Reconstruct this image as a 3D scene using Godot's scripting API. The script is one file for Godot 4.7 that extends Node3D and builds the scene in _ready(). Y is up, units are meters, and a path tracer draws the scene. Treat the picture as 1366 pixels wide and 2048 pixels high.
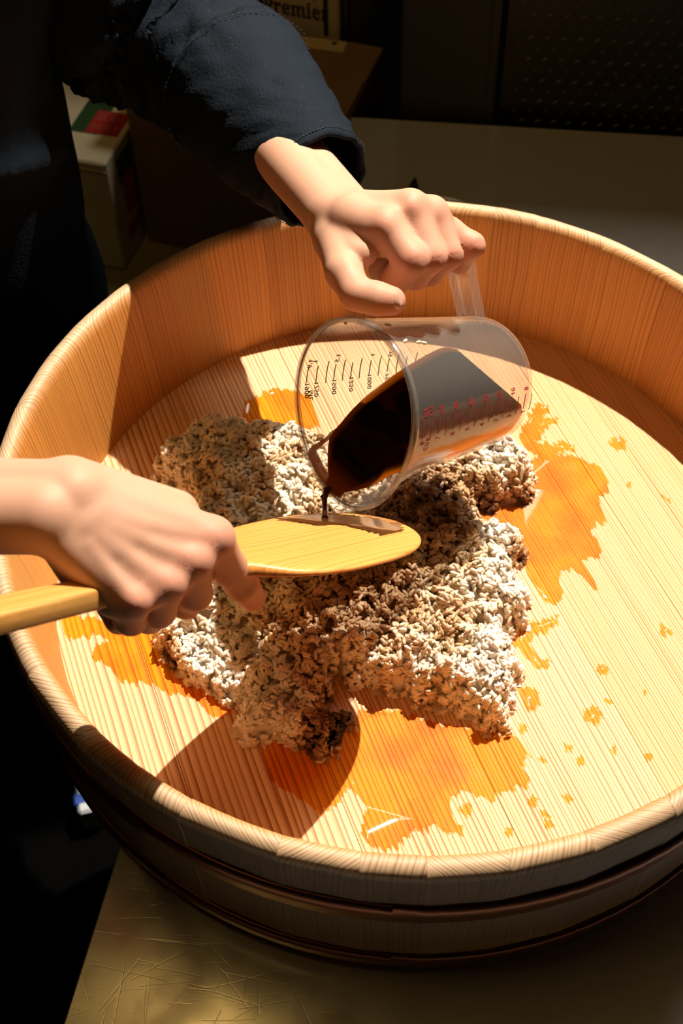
extends Node3D
# A cook pours soy sauce over a paddle onto rice in a wide wooden tub. The rim of the tub is y = 0, the tub stands round the origin.

const FLOOR_Y := -0.98
const TABLE_Y := -0.211
const TUB_FLOOR := -0.139
var rng := RandomNumberGenerator.new()
var taken := {}
var M := {}


# ------------------------------------------------------------------ helpers

class Geo:
	var p := PackedVector3Array()
	var uv := PackedVector2Array()
	var uv2 := PackedVector2Array()
	var c := PackedColorArray()
	var g := PackedInt32Array()
	var sg := 0
	var col := Color.WHITE

	func tri(a: Vector3, b: Vector3, d: Vector3, ua := Vector2.ZERO, ub := Vector2.ZERO, ud := Vector2.ZERO, ca = null, cb = null, cd = null) -> void:
		p.append(a); p.append(b); p.append(d)
		uv.append(ua); uv.append(ub); uv.append(ud)
		c.append(col if ca == null else ca); c.append(col if cb == null else cb); c.append(col if cd == null else cd)
		g.append(sg)

	func quad(a: Vector3, b: Vector3, d: Vector3, e: Vector3) -> void:
		tri(a, b, d); tri(a, d, e)

	# rows of equally many points; uvs and cols in the same order
	func grid(rows: Array, uvs: Array = [], cols: Array = []) -> void:
		for i in rows.size() - 1:
			var r0: PackedVector3Array = rows[i]
			var r1: PackedVector3Array = rows[i + 1]
			for j in r0.size() - 1:
				var u00 := Vector2.ZERO; var u01 := Vector2.ZERO; var u10 := Vector2.ZERO; var u11 := Vector2.ZERO
				if uvs.size():
					u00 = uvs[i][j]; u01 = uvs[i][j + 1]; u10 = uvs[i + 1][j]; u11 = uvs[i + 1][j + 1]
				if cols.size():
					tri(r0[j], r0[j + 1], r1[j + 1], u00, u01, u11, cols[i][j], cols[i][j + 1], cols[i + 1][j + 1])
					tri(r0[j], r1[j + 1], r1[j], u00, u11, u10, cols[i][j], cols[i + 1][j + 1], cols[i + 1][j])
				else:
					tri(r0[j], r0[j + 1], r1[j + 1], u00, u01, u11)
					tri(r0[j], r1[j + 1], r1[j], u00, u11, u10)

	func fan(ring: PackedVector3Array, flip := false) -> void:
		var m := Vector3.ZERO
		for q in ring: m += q
		m /= ring.size()
		for i in ring.size():
			var a := ring[i]
			var b := ring[(i + 1) % ring.size()]
			if flip: tri(m, b, a)
			else: tri(m, a, b)

	# a block with chamfered edges, each face flat
	func box(at: Vector3, size: Vector3, bevel := 0.002, turn := Basis.IDENTITY) -> void:
		sg = -1
		var h := size / 2.0
		var f := func(x: int, y: int, z: int, k: int) -> Vector3:
			var q := Vector3(x * h.x, y * h.y, z * h.z)
			for i in 3:
				if i != k: q[i] -= signf(q[i]) * bevel
			return at + turn * q
		for k in 3:
			var i := (k + 1) % 3
			var j := (k + 2) % 3
			for s in [-1, 1]:
				var ring := PackedVector3Array()
				for e in [[-1, -1], [1, -1], [1, 1], [-1, 1]]:
					var d := Vector3i.ZERO
					d[k] = s; d[i] = e[0]; d[j] = e[1]
					ring.append(f.call(d.x, d.y, d.z, k))
				if s > 0: quad(ring[0], ring[1], ring[2], ring[3])
				else: quad(ring[3], ring[2], ring[1], ring[0])
			# the four edges that run along axis k
			for e in [[-1, -1], [1, -1], [1, 1], [-1, 1]]:
				var lo := Vector3i.ZERO
				var hi := Vector3i.ZERO
				lo[k] = -1; hi[k] = 1
				lo[i] = e[0]; hi[i] = e[0]; lo[j] = e[1]; hi[j] = e[1]
				var a: Vector3 = f.call(lo.x, lo.y, lo.z, i); var b: Vector3 = f.call(hi.x, hi.y, hi.z, i)
				var d2: Vector3 = f.call(hi.x, hi.y, hi.z, j); var e2: Vector3 = f.call(lo.x, lo.y, lo.z, j)
				if e[0] * e[1] > 0: quad(a, e2, d2, b)
				else: quad(a, b, d2, e2)
		for x in [-1, 1]:
			for y in [-1, 1]:
				for z in [-1, 1]:
					var a: Vector3 = f.call(x, y, z, 0); var b: Vector3 = f.call(x, y, z, 1); var d: Vector3 = f.call(x, y, z, 2)
					if x * y * z > 0: tri(a, b, d)
					else: tri(a, d, b)
		sg = 0

	# rings swept along points; radii per point, ends closed
	func tube(path: PackedVector3Array, radii: PackedFloat32Array, sides := 12, squash := 1.0, up := Vector3.UP) -> void:
		var rows := []
		var n := path.size()
		for i in n:
			var d := (path[mini(i + 1, n - 1)] - path[maxi(i - 1, 0)]).normalized()
			var x := d.cross(up).normalized() if absf(d.dot(up)) < 0.98 else d.cross(Vector3.RIGHT).normalized()
			var y := x.cross(d).normalized()
			var row := PackedVector3Array()
			for j in sides + 1:
				var t := TAU * j / sides
				row.append(path[i] + x * cos(t) * radii[i] + y * sin(t) * radii[i] * squash)
			rows.append(row)
		grid(rows)
		var first: PackedVector3Array = rows[0]
		var last: PackedVector3Array = rows[n - 1]
		sg += 1
		fan(first.slice(0, sides), true)
		sg += 1
		fan(last.slice(0, sides))
		sg -= 2

	func mesh(flat_all := false) -> ArrayMesh:
		var vol := 0.0
		var m := Vector3.ZERO
		for q in p: m += q
		m /= maxi(1, p.size())
		for i in range(0, p.size(), 3):
			vol += (p[i] - m).dot((p[i + 1] - m).cross(p[i + 2] - m))
		var st := SurfaceTool.new()
		st.begin(Mesh.PRIMITIVE_TRIANGLES)
		var order := [0, 2, 1] if vol > 0.0 else [0, 1, 2]
		var two := uv2.size() == p.size()
		for i in range(0, p.size(), 3):
			var s := g[i / 3]
			st.set_smooth_group(-1 if s < 0 or flat_all else s)
			for k in order:
				st.set_color(c[i + k])
				st.set_uv(uv[i + k])
				if two: st.set_uv2(uv2[i + k])
				st.add_vertex(p[i + k])
		st.generate_normals()
		st.index()
		return st.commit()


func numbered(called: String) -> String:
	var n: int = taken.get(called, 0)
	taken[called] = n + 1
	return called if n == 0 else "%s_%03d" % [called, n]


func obj(called: String, mesh: Mesh, m: Material, parent: Node = null) -> MeshInstance3D:
	var o := MeshInstance3D.new()
	o.mesh = mesh
	o.material_override = m
	if parent == null:
		o.name = numbered(called)
		add_child(o, true)
	else:
		o.name = called
		parent.add_child(o, true)
	return o


func tag(o: Node, label: String, category := "", group := "", kind := "") -> Node:
	o.set_meta("label", label)
	if category: o.set_meta("category", category)
	if group: o.set_meta("group", group)
	if kind: o.set_meta("kind", kind)
	return o


func thing(called: String, label: String, category: String, at := Vector3.ZERO, group := "") -> Node3D:
	var o := Node3D.new()
	o.name = numbered(called)
	add_child(o, true)
	o.position = at
	tag(o, label, category, group)
	return o


func structure(called: String, at: Vector3, size: Vector3, m: Material, label: String) -> void:
	var g := Geo.new()
	g.box(Vector3.ZERO, size, 0.004)
	var o := obj(called, g.mesh(), m)
	o.position = at
	tag(o, label, "", "", "structure")


func mat(called: String, color: Color, rough := 0.6, metal := 0.0) -> StandardMaterial3D:
	var m := StandardMaterial3D.new()
	m.resource_name = called
	m.albedo_color = color
	m.roughness = rough
	m.metallic = metal
	M[called] = m
	return m


func lin(r: float, g: float, b: float) -> Color:
	return Color(r, g, b).linear_to_srgb()


func noise_tex(freq: float, ramp: Array, size := 256, octaves := 4, normal := false, strength := 4.0, stretch := Vector2.ONE) -> Texture2D:
	var n := FastNoiseLite.new()
	n.seed = 11 + taken.size() + int(freq * 1000)
	n.noise_type = FastNoiseLite.TYPE_SIMPLEX_SMOOTH
	n.frequency = freq
	n.fractal_octaves = octaves
	var t := NoiseTexture2D.new()
	t.width = size; t.height = size
	t.seamless = true
	t.noise = n
	t.as_normal_map = normal
	t.bump_strength = strength
	if ramp.size():
		var gr := Gradient.new()
		gr.offsets = PackedFloat32Array(range(ramp.size()).map(func(i): return i / float(ramp.size() - 1)))
		gr.colors = PackedColorArray(ramp)
		t.color_ramp = gr
	return t


# Growth rings cut along the grain: dark late-wood lines that run up the picture. Returns [colour, relief].
func wood_tex(w: int, h: int, lines: float, light: Color, dark: Color, sharp: float, wobble: float, sd: int) -> Array:
	var r := RandomNumberGenerator.new()
	r.seed = sd
	var prof := PackedFloat32Array()
	prof.resize(w)
	var x := 0.0
	var mean := w / lines
	while x < w:
		var step := mean * r.randf_range(0.55, 1.5)
		if x + step > w - mean * 0.5: step = w - x
		var strong := r.randf_range(0.55, 1.0)
		for i in range(int(x), mini(w, int(ceil(x + step)))):
			var t := clampf((i - x) / step, 0.0, 1.0)
			var late := pow(t, sharp)
			if t > 0.93: late *= (1.0 - t) / 0.07
			prof[i] = clampf(late * strong, 0.0, 1.0)
		x += step
	var slow := FastNoiseLite.new()
	slow.seed = sd
	slow.frequency = 0.004
	slow.fractal_octaves = 2
	var fibre := FastNoiseLite.new()
	fibre.seed = sd + 1
	fibre.frequency = 0.35
	fibre.fractal_octaves = 2
	var bytes := PackedByteArray()
	bytes.resize(w * h * 3)
	var relief := PackedByteArray()
	relief.resize(w * h)
	var k := 0
	for y in h:
		var cy := sin(TAU * y / h) * 60.0
		var sy := cos(TAU * y / h) * 60.0
		for i in w:
			var xs := i + slow.get_noise_3d(i * 0.6, cy, sy) * wobble
			var i0 := int(floor(xs))
			var f := xs - i0
			var v := lerpf(prof[posmod(i0, w)], prof[posmod(i0 + 1, w)], f)
			var fb := fibre.get_noise_2d(i, y * 0.035)
			var q := clampf(v * 0.95 + fb * 0.10, 0.0, 1.0)
			var br := 255.0 * (1.0 + fb * 0.07)
			bytes[k * 3] = clampi(int(br * lerpf(light.r, dark.r, q)), 0, 255)
			bytes[k * 3 + 1] = clampi(int(br * lerpf(light.g, dark.g, q)), 0, 255)
			bytes[k * 3 + 2] = clampi(int(br * lerpf(light.b, dark.b, q)), 0, 255)
			relief[k] = clampi(int(255.0 * (0.25 + 0.6 * v + fb * 0.12)), 0, 255)
			k += 1
	return [ImageTexture.create_from_image(Image.create_from_data(w, h, false, Image.FORMAT_RGB8, bytes)),
		ImageTexture.create_from_image(Image.create_from_data(w, h, false, Image.FORMAT_L8, relief))]


# A surface round tapered bones [a, b, radius at a, radius at b], joined smoothly. marks: [a, b, width, depth] cut grooves (depth > 0) or raise ridges.
# spots: [centre, radius, linear colour, strength] tint the surface.
func flesh(bones: Array, marks: Array, cell: float, k: float, base: Color, spots: Array = [], keep := AABB()) -> ArrayMesh:
	var reach := 4.5 / k
	var lo := Vector3.INF
	var hi := -Vector3.INF
	for b in bones:
		var r := maxf(b[2], b[3]) + reach
		lo = lo.min(b[0] - Vector3.ONE * r).min(b[1] - Vector3.ONE * r)
		hi = hi.max(b[0] + Vector3.ONE * r).max(b[1] + Vector3.ONE * r)
	if keep.size != Vector3.ZERO:
		lo = lo.max(keep.position); hi = hi.min(keep.end)
	lo -= Vector3.ONE * cell * 2.0
	var nx := int((hi.x - lo.x) / cell) + 4
	var ny := int((hi.y - lo.y) / cell) + 4
	var nz := int((hi.z - lo.z) / cell) + 4
	var sy := nx
	var sz := nx * ny
	var f := PackedFloat32Array()
	f.resize(nx * ny * nz)
	for pass_no in 2:
		for b in (bones if pass_no == 0 else marks):
			var a: Vector3 = b[0]
			var ab: Vector3 = b[1] - a
			var inv := 1.0 / maxf(ab.length_squared(), 1e-9)
			var ra: float = b[2]
			var rd: float = b[3] - ra
			var r := (maxf(b[2], b[3]) + reach) if pass_no == 0 else ra * 2.2
			var l := (a.min(b[1]) - Vector3.ONE * r - lo) / cell
			var u := (a.max(b[1]) + Vector3.ONE * r - lo) / cell
			var x0 := maxi(0, int(l.x)); var x1 := mini(nx, int(u.x) + 2)
			var y0 := maxi(0, int(l.y)); var y1 := mini(ny, int(u.y) + 2)
			var z0 := maxi(0, int(l.z)); var z1 := mini(nz, int(u.z) + 2)
			for z in range(z0, z1):
				for y in range(y0, y1):
					var i := z * sz + y * sy + x0
					var q := lo + Vector3(x0, y, z) * cell - a
					if pass_no == 0:
						for x in range(x0, x1):
							var t := clampf(q.dot(ab) * inv, 0.0, 1.0)
							var d := (q - ab * t).length() - ra - rd * t
							if d < reach: f[i] += exp(-k * maxf(d, -0.3))
							q.x += cell
							i += 1
					else:
						for x in range(x0, x1):
							if f[i] > 0.0:
								var t := clampf(q.dot(ab) * inv, 0.0, 1.0)
								var d := (q - ab * t).length() / ra
								if d < 2.2: f[i] *= exp(-k * b[3] * exp(-d * d))
							q.x += cell
							i += 1
	for i in f.size():
		f[i] = 4.6 / k if f[i] < 0.01 else -log(f[i]) / k
	var at := PackedInt32Array()
	at.resize(f.size())
	var v := PackedVector3Array()
	var nrm := PackedVector3Array()
	var col := PackedColorArray()
	var idx := PackedInt32Array()
	for z in nz - 1:
		for y in ny - 1:
			var i := z * sz + y * sy - 1
			for x in nx - 1:
				i += 1
				var f0 := f[i]; var f1 := f[i + 1]; var f2 := f[i + sy]; var f3 := f[i + sy + 1]
				var f4 := f[i + sz]; var f5 := f[i + sz + 1]; var f6 := f[i + sz + sy]; var f7 := f[i + sz + sy + 1]
				var neg := int(f0 < 0.0) + int(f1 < 0.0) + int(f2 < 0.0) + int(f3 < 0.0) + int(f4 < 0.0) + int(f5 < 0.0) + int(f6 < 0.0) + int(f7 < 0.0)
				if neg == 0 or neg == 8: continue
				var s := Vector3.ZERO
				var n := 0
				for e in [[f0, f1, 0, 0, 0, 0], [f2, f3, 0, 0, 1, 0], [f4, f5, 0, 0, 0, 1], [f6, f7, 0, 0, 1, 1], [f0, f2, 1, 0, 0, 0], [f1, f3, 1, 1, 0, 0], [f4, f6, 1, 0, 0, 1], [f5, f7, 1, 1, 0, 1], [f0, f4, 2, 0, 0, 0], [f1, f5, 2, 1, 0, 0], [f2, f6, 2, 0, 1, 0], [f3, f7, 2, 1, 1, 0]]:
					var p: float = e[0]
					var q: float = e[1]
					if (p < 0.0) != (q < 0.0):
						var o := Vector3(e[3], e[4], e[5])
						o[e[2]] = p / (p - q)
						s += o
						n += 1
				s /= n
				v.append(lo + (Vector3(x, y, z) + s) * cell)
				at[i] = v.size()
				var gx := lerpf(lerpf(f1 - f0, f3 - f2, s.y), lerpf(f5 - f4, f7 - f6, s.y), s.z)
				var gy := lerpf(lerpf(f2 - f0, f3 - f1, s.x), lerpf(f6 - f4, f7 - f5, s.x), s.z)
				var gz := lerpf(lerpf(f4 - f0, f5 - f1, s.x), lerpf(f6 - f2, f7 - f3, s.x), s.y)
				nrm.append(Vector3(gx, gy, gz).normalized())
				if x > 0 and y > 0 and z > 0:
					# edges that start at this corner
					if (f0 < 0.0) != (f1 < 0.0): face(idx, at[i], at[i - sy], at[i - sy - sz], at[i - sz], f0 < 0.0)
					if (f0 < 0.0) != (f2 < 0.0): face(idx, at[i], at[i - sz], at[i - sz - 1], at[i - 1], f0 < 0.0)
					if (f0 < 0.0) != (f4 < 0.0): face(idx, at[i], at[i - 1], at[i - 1 - sy], at[i - sy], f0 < 0.0)
	for i in v.size():
		var cc := base
		if spots.size():
			var q := v[i] * 90.0
			var nn := mottle.get_noise_3d(q.x, q.y, q.z)
			var n2 := mottle.get_noise_3d(q.x * 7.0, q.y * 7.0, q.z * 7.0)
			cc = cc.lerp(ROSE, clampf(0.10 + nn * 0.35 + n2 * 0.12, 0.0, 0.6)) * (1.0 + n2 * 0.07)
		for s in spots:
			var d: float = v[i].distance_to(s[0]) / s[1]
			if d < 2.0: cc = cc.lerp(s[2], s[3] * exp(-d * d))
		col.append(cc)
	var arr := []
	arr.resize(Mesh.ARRAY_MAX)
	arr[Mesh.ARRAY_VERTEX] = v
	arr[Mesh.ARRAY_NORMAL] = nrm
	arr[Mesh.ARRAY_COLOR] = col
	arr[Mesh.ARRAY_INDEX] = idx
	var m := ArrayMesh.new()
	m.add_surface_from_arrays(Mesh.PRIMITIVE_TRIANGLES, arr)
	return m


var mottle := FastNoiseLite.new()


func face(idx: PackedInt32Array, a: int, b: int, c: int, d: int, flip: bool) -> void:
	if a == 0 or b == 0 or c == 0 or d == 0: return
	if flip: idx.append_array([a - 1, c - 1, b - 1, a - 1, d - 1, c - 1])
	else: idx.append_array([a - 1, b - 1, c - 1, a - 1, c - 1, d - 1])


func joined(parts: Array) -> ArrayMesh:
	var st := SurfaceTool.new()
	for m in parts:
		st.append_from(m, 0, Transform3D.IDENTITY)
	return st.commit()


func _ready() -> void:
	rng.seed = 7
	# --- camera
	var cam := Camera3D.new()
	cam.name = "camera"
	cam.transform = Transform3D(Basis(Vector3(0.99747, -0.01415, -0.06965), Vector3(-0.04619, 0.61573, -0.7866), Vector3(0.05402, 0.78783, 0.61352)), Vector3(0, 0.83223, 0.69979))
	cam.near = 0.05
	cam.far = 30.0
	var lens := CameraAttributesPhysical.new()
	lens.frustum_focal_length = 43.98
	lens.frustum_focus_distance = 1.04
	lens.frustum_near = 0.05
	lens.frustum_far = 30.0
	lens.exposure_aperture = 8.0
	cam.attributes = lens
	cam.fov = 43.3927
	add_child(cam)
	cam.fov = 43.3927
	# --- sky, exposure
	var env := Environment.new()
	env.background_mode = Environment.BG_COLOR
	env.background_color = Color(0.0, 0.0, 0.0)
	env.tonemap_mode = Environment.TONE_MAPPER_LINEAR
	env.tonemap_exposure = 1.0
	env.sdfgi_enabled = true
	env.ssao_enabled = true
	env.ssil_enabled = true
	var world := WorldEnvironment.new()
	world.name = "world"
	world.environment = env
	add_child(world)
	# --- light: unseen hard spot behind the tub, unseen warm panel, added pale fill panel
	materials()
	unseen_spot_lamp(Vector3(0.55742, 2.0903, -1.1323), Vector3(-0.045, 0.0, 0.0), 16.0, 10.3)
	unseen_ceiling_panel(Vector3(-0.55, 2.3, 0.0), Vector2(0.16, 1.1), 0.5, Color(1.0, 0.80, 0.45), "unseen long narrow warm ceiling lamp, placed to light the front of the table")
	unseen_ceiling_panel(Vector3(0.9, 2.3, -1.7), Vector2(0.5, 0.5), 1.9, Color(1.0, 0.97, 0.92), "added square pale fill lamp, out of view, brightens the back of the table")
	# --- the room
	structure("floor", Vector3(0, FLOOR_Y - 0.05, -0.2), Vector3(4.4, 0.1, 5.2), M.floor_shade_dark, "kitchen floor under the table, near-black in place of shade")
	structure("ceiling", Vector3(0, 2.40, -0.2), Vector3(4.4, 0.1, 5.2), M.ceiling, "plain ceiling above the kitchen")
	structure("wall_back", Vector3(0, 0.7, -2.75), Vector3(4.4, 3.5, 0.1), M.wall, "dark wall behind the boxes")
	structure("wall_front", Vector3(0, 0.7, 2.35), Vector3(4.4, 3.5, 0.1), M.wall, "dark wall behind the viewer")
	structure("wall_left", Vector3(-2.15, 0.7, -0.2), Vector3(0.1, 3.5, 5.0), M.wall, "dark wall behind the cook")
	structure("wall_right", Vector3(2.15, 0.7, -0.2), Vector3(0.1, 3.5, 5.0), M.wall, "dark wall on the far side of the cabinets")
	steel_table()
	background()
	tub()
	stains()
	rice()
	jug()
	paddle()
	cook()
	small_things()


func materials() -> void:
	var m: StandardMaterial3D
	m = mat("floor_shade_dark", lin(0.002, 0.002, 0.002), 0.95)  # near-black colour stands in for shade where the beam spills
	m.metallic_specular = 0.08
	m = mat("ceiling", lin(0.45, 0.42, 0.36), 0.9)
	m = mat("wall", lin(0.06, 0.057, 0.05), 0.8)
	# brushed, scratched steel
	m = mat("steel", lin(0.58, 0.575, 0.54), 0.36, 0.3)
	m.roughness_texture = noise_tex(0.02, [Color(0.15, 0.15, 0.15), Color(0.27, 0.27, 0.27)], 512, 5)
	m.roughness = 1.0
	m.normal_enabled = true
	m.normal_texture = scratches()
	m.normal_scale = 0.12
	m.uv1_triplanar = true
	m.uv1_scale = Vector3(2.2, 2.2, 2.2)
	mat("tray_rim_lit", lin(0.7, 0.7, 0.68), 0.3, 0.2)  # pale colour stands in for light falling on the tray rim
	m = mat("steel_bright", lin(0.62, 0.61, 0.58), 0.22, 1.0)
	m = mat("cabinet_dark", lin(0.055, 0.05, 0.036), 0.5, 0.3)
	m.roughness_texture = noise_tex(0.01, [Color(0.4, 0.4, 0.4), Color(0.6, 0.6, 0.6)])
	m.roughness = 1.0
	m.uv1_triplanar = true
	m = mat("plate_dark", lin(0.05, 0.045, 0.03), 0.34, 0.8)
	mat("tread_glint", lin(0.12, 0.10, 0.06), 0.5, 0.3)  # worn bars coloured paler so each seems to catch a glint
	m = mat("cardboard", Color.WHITE, 0.85)
	m.albedo_texture = noise_tex(0.012, [lin(0.21, 0.125, 0.045), lin(0.27, 0.165, 0.065)], 256, 5)
	m.uv1_triplanar = true
	m.uv1_scale = Vector3(3, 3, 3)
	m = mat("cardboard_edge", lin(0.16, 0.09, 0.035), 0.9)
	m = mat("carton_white", Color.WHITE, 0.7)
	m.albedo_texture = noise_tex(0.02, [lin(0.66, 0.58, 0.38), lin(0.74, 0.66, 0.45)], 256, 4)
	m.uv1_triplanar = true
	m.uv1_scale = Vector3(2, 2, 2)
	mat("paper_tape", lin(0.62, 0.52, 0.28), 0.6)
	mat("print_navy", lin(0.012, 0.014, 0.03), 0.6)
	mat("print_brown", lin(0.05, 0.02, 0.01), 0.6)
	mat("print_red", lin(0.42, 0.018, 0.01), 0.6)
	mat("print_pale", lin(0.46, 0.10, 0.06), 0.6)
	mat("print_green", lin(0.02, 0.075, 0.015), 0.6)
	mat("stand_top", lin(0.22, 0.18, 0.06), 0.6)
	mat("package_white", lin(0.6, 0.62, 0.66), 0.5)
	mat("package_blue", lin(0.02, 0.08, 0.4), 0.5)
	# cloth
	m = mat("jacket", Color.WHITE, 0.85)
	m.metallic_specular = 0.28
	m.albedo_texture = lint()
	m.uv1_triplanar = true
	m.uv1_scale = Vector3(5, 5, 5)
	m.normal_enabled = true
	m.normal_texture = noise_tex(0.25, [], 256, 3, true, 3.0)
	m.normal_scale = 0.3
	mat("stitch", lin(0.02, 0.028, 0.04), 0.8)
	mat("trousers", lin(0.012, 0.012, 0.014), 0.9)
	mat("shoe", lin(0.015, 0.014, 0.014), 0.5)
	mat("hair", lin(0.012, 0.009, 0.007), 0.5)
	mat("eye_white", lin(0.8, 0.78, 0.74), 0.2)
	mat("black_cloth", lin(0.008, 0.011, 0.014), 0.9)
	# skin
	m = mat("skin", Color.WHITE, 0.54)
	m.vertex_color_use_as_albedo = true
	m.normal_enabled = true
	m.normal_texture = noise_tex(0.09, [], 512, 4, true, 5.0)
	m.normal_scale = 0.17
	m.uv1_triplanar = true
	m.uv1_scale = Vector3(26, 26, 26)
	m.subsurf_scatter_enabled = true
	m.subsurf_scatter_strength = 0.12
	m.metallic_specular = 0.36
	m = mat("nail", lin(0.60, 0.33, 0.24), 0.3)
	# jug
	m = mat("clear_plastic", Color(0.70, 0.69, 0.66, 0.085), 0.11)
	m.transparency = BaseMaterial3D.TRANSPARENCY_ALPHA
	m = mat("clear_thick", Color(0.80, 0.78, 0.74, 0.13), 0.10)
	m.transparency = BaseMaterial3D.TRANSPARENCY_ALPHA
	m = mat("clear_rim", Color(0.50, 0.50, 0.48, 0.30), 0.15)
	m.transparency = BaseMaterial3D.TRANSPARENCY_ALPHA
	mat("mark_black", lin(0.02, 0.02, 0.022), 0.6)
	mat("mark_red", lin(0.30, 0.02, 0.02), 0.6)
	m = mat("soy", Color.WHITE, 0.07)
	m.vertex_color_use_as_albedo = true
	m.metallic_specular = 0.18
	m = mat("soy_thin", Color(lin(0.46, 0.125, 0.005), 0.78), 0.06)
	m.transparency = BaseMaterial3D.TRANSPARENCY_ALPHA
	m = mat("soy_film", Color(lin(0.75, 0.30, 0.02), 0.05), 0.06)
	m.metallic_specular = 0.3
	m.transparency = BaseMaterial3D.TRANSPARENCY_ALPHA
	m = mat("soy_streak", Color(lin(0.07, 0.022, 0.005), 0.8), 0.12)
	m.transparency = BaseMaterial3D.TRANSPARENCY_ALPHA
	m = mat("soy_dark", lin(0.03, 0.009, 0.003), 0.08)
	m = mat("rice_grain", Color.WHITE, 0.38)
	m.vertex_color_use_as_albedo = true
	m.backlight_enabled = true
	m.backlight = Color(0.62, 0.56, 0.45)
	# wood
	var st := wood_tex(1024, 512, 58.0, Color(0.87, 0.74, 0.60), Color(0.54, 0.36, 0.22), 3.0, 14.0, 3)
	m = mat("stave_wood", Color.WHITE, 0.55)
	m.albedo_texture = st[0]
	m.heightmap_enabled = true
	m.heightmap_texture = st[1]
	m.heightmap_scale = -0.035
	m.vertex_color_use_as_albedo = true
	var fl := wood_tex(1024, 512, 52.0, Color(0.95, 0.79, 0.62), Color(0.54, 0.26, 0.10), 2.6, 9.0, 5)
	m = mat("board_wood", Color.WHITE, 0.5)
	m.metallic_specular = 0.25
	m.albedo_texture = fl[0]
	m.heightmap_enabled = true
	m.heightmap_texture = fl[1]
	m.heightmap_scale = -0.05
	m.vertex_color_use_as_albedo = true
	m = mat("hoop_copper", lin(0.20, 0.07, 0.03), 0.35, 0.9)
	var pd := wood_tex(512, 512, 22.0, Color(0.94, 0.64, 0.33), Color(0.80, 0.47, 0.18), 2.0, 6.0, 9)
	m = mat("paddle_wood", Color.WHITE, 0.42)
	m.albedo_texture = pd[0]
	m.vertex_color_use_as_albedo = true
	# lamps, all of them out of view
	mat("lamp_black", lin(0.02, 0.02, 0.02), 0.5)
	m = mat("lamp_glow", Color.WHITE, 0.4)
	m.emission_enabled = true
	m.emission = Color(1.0, 0.93, 0.8)
	m.emission_energy_multiplier = 2.0
	m = mat("panel_glow", Color.WHITE, 0.4)
	m.emission_enabled = true
	m.emission = Color(1.0, 0.82, 0.5)
	m.emission_energy_multiplier = 0.5


func scratches() -> Texture2D:
	var im := Image.create(1024, 1024, false, Image.FORMAT_RF)
	im.fill(Color(0.5, 0, 0))
	var r := RandomNumberGenerator.new()
	r.seed = 21
	for i in 900:
		var p := Vector2(r.randf() * 1024.0, r.randf() * 1024.0)
		var a := r.randf_range(-0.25, 0.25) if r.randf() < 0.65 else r.randf() * TAU
		var d := Vector2(cos(a), sin(a))
		var deep := r.randf_range(0.05, 0.4)
		for k in r.randi_range(20, 160):
			im.set_pixel(posmod(int(p.x), 1024), posmod(int(p.y), 1024), Color(0.5 - deep, 0, 0))
			p += d
			d = d.rotated(r.randf_range(-0.01, 0.01))
	im.convert(Image.FORMAT_RGBA8)
	im.bump_map_to_normal_map(2.0)
	return ImageTexture.create_from_image(im)


# dark twill with specks of lint
func lint() -> Texture2D:
	var im := Image.create(512, 512, false, Image.FORMAT_RGB8)
	im.fill(lin(0.0045, 0.009, 0.0155))
	var r := RandomNumberGenerator.new()
	r.seed = 5
	for i in 9000:
		var b := r.randf_range(0.8, 1.35)
		im.set_pixel(r.randi() % 512, r.randi() % 512, lin(0.0045 * b, 0.009 * b, 0.0155 * b))
	for i in 260:
		var x := r.randi() % 510
		var y := r.randi() % 510
		var b := r.randf_range(0.04, 0.16)
		for k in r.randi_range(1, 3):
			im.set_pixel(x + (k % 2), y + k / 2, lin(b * 0.8, b * 0.95, b))
	return ImageTexture.create_from_image(im)


func unseen_spot_lamp(at: Vector3, aim: Vector3, energy: float, angle: float) -> void:  # unseen lamp, placed to cast the hard shadows in the tub
	var o := thing("unseen_spot_lamp", "unseen spot lamp hung from the ceiling, out of view, lights the wooden tub", "lamp", at)
	var d := (aim - at).normalized()
	var g := Geo.new()
	g.tube(PackedVector3Array([-d * 0.20, -d * 0.19, -d * 0.10, -d * 0.012]), PackedFloat32Array([0.03, 0.05, 0.058, 0.062]), 24)
	obj("lamp_housing", g.mesh(), M.lamp_black, o)
	g = Geo.new()
	g.tube(PackedVector3Array([-d * 0.012, -d * 0.006]), PackedFloat32Array([0.05, 0.048]), 24)
	obj("lamp_glass", g.mesh(), M.lamp_glow, o)
	g = Geo.new()
	g.tube(PackedVector3Array([-d * 0.15, Vector3(-d.x * 0.15, 2.35 - at.y, -d.z * 0.15)]), PackedFloat32Array([0.012, 0.012]), 10)
	obj("lamp_stem", g.mesh(), M.lamp_black, o)
	var l := SpotLight3D.new()
	l.name = "spot_beam"
	o.add_child(l, true)
	l.look_at_from_position(at, aim)
	l.light_color = Color(1.0, 0.95, 0.88)
	l.light_energy = energy
	l.spot_angle = angle
	l.spot_angle_attenuation = 0.1
	l.spot_range = 8.0
	l.spot_attenuation = 2.0
	l.light_size = 0.011
	l.shadow_enabled = true


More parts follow.
